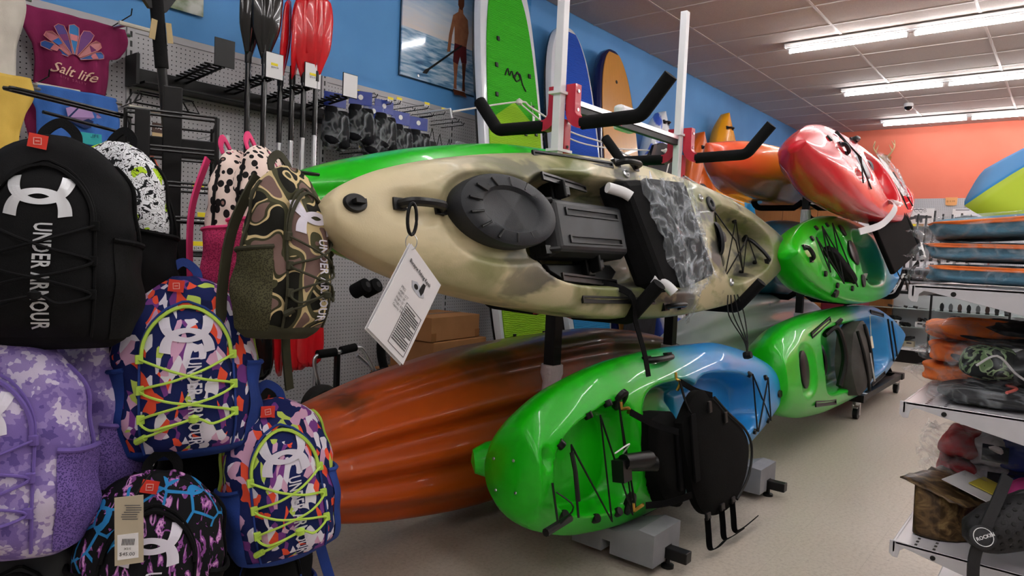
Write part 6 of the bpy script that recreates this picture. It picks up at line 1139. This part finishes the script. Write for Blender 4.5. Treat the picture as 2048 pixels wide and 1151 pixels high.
# ---- beach umbrella
um = thing('beach_umbrella', 'open beach umbrella with blue and lime panels over the right aisle', 'umbrella', (5.55, -.30, 0)); um.rotation_euler = (0, radians(-24), 0)
UB = M('umbrella_blue', '#2f86c4', rough=.7); UL = M('umbrella_lime', '#b3c92c', rough=.7)
for i in range(8):
    a0, a1 = 2*pi*i/8+.36, 2*pi*(i+1)/8+.36
    def pan(b, a0=a0, a1=a1):
        R = []
        for k in range(9):
            q = k/8; R.append([Vector((cos(a0+(a1-a0)*j/8)*.86*q*(1-.05*sin(pi*j/8)*q), sin(a0+(a1-a0)*j/8)*.86*q*(1-.05*sin(pi*j/8)*q), 2.29-.40*q**1.6-.02*q*sin(pi*j/8))) for j in range(9)])
        b.grid(R)
    part(um, 'canopy_panel', (UL, UB)[i % 2], pan, smooth=2, solid=.003)
    part(um, 'rib', STEEL, lambda b: b.tube([(cos(a0)*.86*q, sin(a0)*.86*q, 2.28-.40*q**1.6) for q in (0, .25, .5, .75, 1)], .004, 5))
part(um, 'pole', STEEL, lambda b: b.tube([(0, 0, .05), (0, 0, 2.34)], .014, 10)); part(um, 'ground_spike', BLK, lambda b: b.lathe([(.008, .005), (.03, .04), (.03, .12)], 14), smooth=True)
# =================================================================== far end: glass counter, long guns, pegboard
fx = thing('pegboard_display', 'white pegboard display wall behind the glass counter under the orange wall', 'shelving', (12.6, .4, 0))
for i in range(4): o = MB().box((0, 0, 0), (.012, 1.2, 2.25)).build('peg_panel', PEGB, fx); o.location = (.006, 1.26-1.22*i, 1.23)
part(fx, 'ledge', M('pine_ledge', '#b98a56', '#a87a48', rough=.5), lambda b: b.bx(-.30, 0, .95, 1.86, 1.90, 1.94), bevel=.004); part(fx, 'side_board', MATS['pine_ledge'], lambda b: b.bx(-.32, 0, 1.84, 1.88, .1, 1.95), bevel=.004); part(fx, 'lower_shelf', M('shelf_grey', '#8d8f93', rough=.5), lambda b: b.bx(-.55, 0, -1.8, 1.86, 1.02, 1.05)); part(fx, 'lower_shelf', MATS['shelf_grey'], lambda b: b.bx(-.50, 0, -1.8, 1.86, 1.22, 1.25))
part(fx, 'seam_strip', INK, lambda b: b.bx(-.004, 0, .03, .045, 1.1, 2.35))
for i in range(5): part(fx, 'ledge_tag', (YEL if i % 2 else PAPER), lambda b: b.bx(-.304, -.30, 1.05+.17*i, 1.15+.17*i, 1.90, 1.935))
GUN = M('gun_black', '#1c1c1e', '#262628', rough=.4)
for i, (y, z1, lb) in enumerate(((2.09, 2.18, 'first'), (1.97, 2.09, 'second'), (1.86, 2.07, 'third'), (1.75, 2.14, 'fourth'), (1.64, 2.09, 'fifth'), (1.52, 2.08, 'sixth'), (1.40, 2.10, 'seventh'), (1.28, 2.08, 'eighth'))):
    t = thing('long_gun', lb+' black long gun from the left standing in the rack behind the counter', 'gun', (12.2, y, 1.08), group='long guns in the rack'); hh = z1-1.08
    part(t, 'barrel', GUN, lambda b: b.tube([(.02, 0, hh*.45), (.10, 0, hh)], .014, 8)); part(t, 'receiver', GUN, lambda b: b.box((.01, 0, hh*.42), (.05, .045, hh*.28)), bevel=.008); part(t, 'stock', GUN, lambda b: b.prism([(-.03, hh*.32), (.03, hh*.32), (.05, .05), (-.07, .03)], lambda u, v, w_: (u, w_-.02, v), .04), bevel=.006)
    part(t, 'grip', GUN, lambda b: b.box((-.04, 0, hh*.32), (.04, .03, .09))); part(t, 'sight', PAPER if i == 0 else GUN, lambda b: b.box((.0, .0, hh*.18), (.03, .05, .10)), bevel=.005)
for i, (y0, y1, z0, z1, s) in enumerate(((1.80, 2.21, 1.95, 2.20, 'CQB'), (1.20, 1.56, 1.96, 2.19, ''), (.35, .75, 1.98, 2.20, ''))):
    t = thing('product_poster', ('white poster of a black rifle reading CQB', 'white poster of a grey gun mount right of the rifle poster', 'white poster farther right behind the striped packs')[i]+', on the far pegboard', 'poster', (12.58, (y0+y1)/2, (z0+z1)/2)); w_ = y1-y0; h_ = z1-z0
    part(t, 'sheet', PAPER, lambda b: b.box((0, 0, 0), (.004, w_, h_)))
    o = part(t, 'print_gun', M('print_gunmetal', '#4b4c50', rough=.5), lambda b: b.prism([(-.40, .02), (-.40, -.14), (-.25, -.10), (-.12, -.06), (-.10, -.22), (-.03, -.2), (0, -.07), (.04, -.24), (.12, -.22), (.12, -.05), (.42, -.02), (.42, .06), (.1, .1), (-.15, .1), (-.2, .04)], lambda u, v, q: (-.003-q, -u*w_, v*h_*1.4-.02), .001))
    if s: lettering(t, 'lettering', s, M('print_grey2', '#8b8c90'), lambda u, v: (-.004, .08-u, h_*.25+v), size=.085)
    part(t, 'caption', GL, lambda b: b.box((-.003, .05, h_*.42), (.001, w_*.5, .012)))
t = thing('price_sign', 'small orange price sign reading $19 at the top of the far pegboard', 'sign', (12.57, 1.585, 2.305)); part(t, 'card', M('sign_peach', '#f0b070', rough=.6), lambda b: b.prism([(-.08, .06), (.08, .06), (.075, -.05), (.05, -.065), (-.05, -.065), (-.075, -.05)], lambda u, v, q: (-q, u, v), .004)); lettering(t, 'lettering', '$19.99', M('sign_brown', '#a8641f', rough=.6), lambda u, v: (-.006, .065-u, -.015+v), size=.042)
t = thing('handgun_blister_pack', 'tall narrow red and white blister pack on the far pegboard', 'packet', (12.55, 1.15, 2.2)); part(t, 'card', PAPER, lambda b: b.box((0, 0, 0), (.01, .09, .42), Matrix.Rotation(.15, 3, 'X')), bevel=.004); part(t, 'red_band', RDF, lambda b: b.box((-.007, .0, .12), (.004, .06, .14), Matrix.Rotation(.15, 3, 'X'))); part(t, 'item', GUN, lambda b: b.box((-.012, -.01, -.08), (.012, .03, .09), Matrix.Rotation(.5, 3, 'X')), bevel=.004)
for i in range(6):
    t = thing('boxed_item', '%s small white box of the row on the far shelf under the guns' % ('first', 'second', 'third', 'fourth', 'fifth', 'sixth')[i], 'box', (12.2, 2.10-.19*i, 1.251), group='white boxes under the guns'); part(t, 'box', PAPER, lambda b: b.box((0, 0, .055), (.1, .15, .11)), bevel=.003); part(t, 'print', GUN, lambda b: b.box((-.052, 0, .05), (.003, .05, .06)), bevel=.001)
    t = thing('dark_case', '%s small dark case on the lower far shelf' % ('first', 'second', 'third', 'fourth', 'fifth', 'sixth')[i], 'case', (12.15, 2.08-.19*i, 1.051), group='dark cases under the boxes'); part(t, 'case', BKF, lambda b: b.box((0, 0, .05), (.1, .14, .1)), bevel=.004); part(t, 'clasp', STEEL, lambda b: b.box((-.052, 0, .06), (.004, .03, .02)))
# ---- glass showcase
GLS = M('showcase_glass', '#e8f2f2', rough=.03, trans=1, ior=1.02, alpha=.35)
sc_ = thing('glass_showcase', 'long glass display counter with black frame, white back and glass shelves', 'display case', (10.27, .3, 0)); Y0, Y1 = -2.2, 1.95
part(sc_, 'base', BLK, lambda b: b.bx(.03, .52, Y0, Y1, 0, .17), bevel=.004); part(sc_, 'floor_panel', WHT, lambda b: b.bx(.0, .54, Y0, Y1, .17, .20)); part(sc_, 'back_panel', M('case_white', '#d4d6da', rough=.4), lambda b: b.bx(.52, .54, Y0, Y1, .20, .92)); part(sc_, 'top_frame', BLK, lambda b: b.bx(-.005, .0, Y0, Y1, .905, .945)); part(sc_, 'top_frame', BLK, lambda b: b.bx(0, .54, Y1-.01, Y1, .905, .945)); part(sc_, 'glass_top', GLS, lambda b: b.bx(.0, .54, Y0, Y1, .93, .94)); part(sc_, 'counter_edge', ENA, lambda b: b.bx(-.005, .02, Y0, Y1, .945, .952))
for i, (a, b2) in enumerate(((1.13, 1.95), (.30, 1.13), (-.55, .30), (-1.4, -.55))): part(sc_, 'front_pane', GLS, lambda b: b.bx(-.003, .003, a, b2, .20, .905)); part(sc_, 'mullion', BLK, lambda b: b.bx(-.012, .012, a-.012, a+.012, .17, .93)); [part(sc_, 'glass_shelf', M('shelf_glass', '#a9b9b6', rough=.1), lambda b: b.bx(.14, .52, a+.02, b2-.02, z, z+.008)) for z in (.46, .70)]
part(sc_, 'mullion', BLK, lambda b: b.bx(-.012, .012, Y1-.024, Y1, .0, .93))
def binoc(x, y, z, i, lb):
    t = thing('binoculars', lb, 'binoculars', (x, y, z), radians(20*i), group='binoculars in the counter')
    for s in (-1, 1): part(t, 'barrel', GUN, lambda b: b.lathe([(.022, -.06), (.026, -.05), (.026, .01), (.018, .03), (.016, .06)], 12, (0, s*.032, .03), ax=(-1, 0, .25)), smooth=True)
    part(t, 'bridge', GUN, lambda b: b.box((0, 0, .035), (.04, .05, .02)), bevel=.004)
for i, (y, z, lb) in enumerate(((1.98, .469, 'far left on the middle glass shelf'), (1.86, .545, 'on a white box on the middle shelf'), (1.74, .469, 'beside the white box on the middle shelf'), (1.54, .545, 'on the second white box'), (1.48, .469, 'right of the second white box'), (1.90, .285, 'left on the bottom boxes'), (1.80, .285, 'middle of the bottom boxes'), (1.68, .285, 'right on the bottom boxes'))): binoc(10.46, y, z, i-3, 'small black binoculars in the glass counter, '+lb)
for i, (y, z) in enumerate(((1.86, .469), (1.56, .469), (1.92, .201), (1.79, .201), (1.67, .201))):
    t = thing('white_carton', '%s in the glass counter' % ('white carton under binoculars on the middle shelf', 'smaller white carton by the mullion on the middle shelf', 'left tan carton on the bottom', 'middle tan carton on the bottom', 'right tan carton on the bottom')[i], 'box', (10.48, y, z), group='cartons in the counter'); part(t, 'carton', PAPER if i < 2 else MATS['beige_card'], lambda b: b.box((0, 0, .038), (.1, .115, .075)), bevel=.002); part(t, 'print', GL, lambda b: b.box((-.0515, 0, .05), (.002, .06, .02)))
SLV = M('knife_steel', '#6d6f74', rough=.35, metal=.6)
for i in range(13):
    y, z = (1.33-.098*i, .709) if i < 8 else (1.36-.095*(i-8), .469)
    t = thing('folding_knife', '%s upright folding knife of the %s glass shelf' % (('first', 'second', 'third', 'fourth', 'fifth', 'sixth', 'seventh', 'eighth')[i if i < 8 else i-8], 'upper' if i < 8 else 'middle'), 'knife', (10.45, y, z), radians(10*(i % 3)), group='folding knives standing in the counter')
    part(t, 'handle', (GUN, SLV, M('knife_brown', '#4a3430', rough=.5))[i % 3], lambda b: b.prism([(-.018, .015), (.018, .015), (.026, .05), (.02, .09), (.0, .11), (-.02, .085), (-.024, .05)], lambda u, v, q: (q-.006, u, v), .012), bevel=.003); part(t, 'stand', PLB, lambda b: b.box((0, 0, .008), (.04, .04, .016)), bevel=.002)
for i, (y, ln) in enumerate(((1.90, .11), (1.72, .09), (1.60, .11))):
    t = thing('fixed_blade_knife', ('left', 'middle', 'right')[i]+' knife lying on the upper glass shelf', 'knife', (10.44, y, .709), group='knives lying on the upper shelf'); part(t, 'handle', GUN, lambda b: b.tube([(0, ln/2, .03), (0, 0, .018)], [.014, .018], 8), smooth=True); part(t, 'blade', SLV, lambda b: b.prism([(0, .01), (-.10, .008), (-.12, .014), (-.02, .022)], lambda u, v, q: (q, u, v), .004))
for i in range(5):
    t = thing('counter_box', '%s small box standing on top of the glass counter' % ('first', 'second', 'third', 'fourth yellow', 'fifth')[i], 'box', (10.5, 1.85-.26*i, .953), group='boxes on the counter top'); part(t, 'box', (PAPER, BKF, PAPER, YEL, PAPER)[i], lambda b: b.box((0, 0, .03), (.1, .14, .06)), bevel=.003); part(t, 'print', GL, lambda b: b.box((-.0515, 0, .03), (.002, .05, .03)))
# ---- deer antlers on the orange wall
t = thing('deer_antlers', 'pale deer antlers mounted on the orange wall above the red kayak', 'trophy', (13.29, 2.70, 3.10)); ANT = M('antler_bone', '#c9b48c', '#b39b70', rough=.6)
part(t, 'plaque', WOOD, lambda b: b.prism([(-.08, -.10), (.08, -.10), (.10, .04), (0, .08), (-.10, .04)], lambda u, v, q: (-q, u, v), .02))
for s in (-1, 1):
    a = part(t, 'antler', ANT, lambda b: b.tube(smooth_path([(-.03, s*.03, .02), (-.1, s*.10, .08), (-.14, s*.16, .18), (-.12, s*.15, .30)], 5), [.018-.0008*i for i in range(16)], 8), smooth=True)
    for p_, q_ in (((-.12, s*.125, .12), (-.16, s*.08, .22)), ((-.14, s*.16, .2), (-.2, s*.12, .28))): part(a, 'tine', ANT, lambda b: b.tube([p_, q_], [.012, .003], 6), smooth=True)
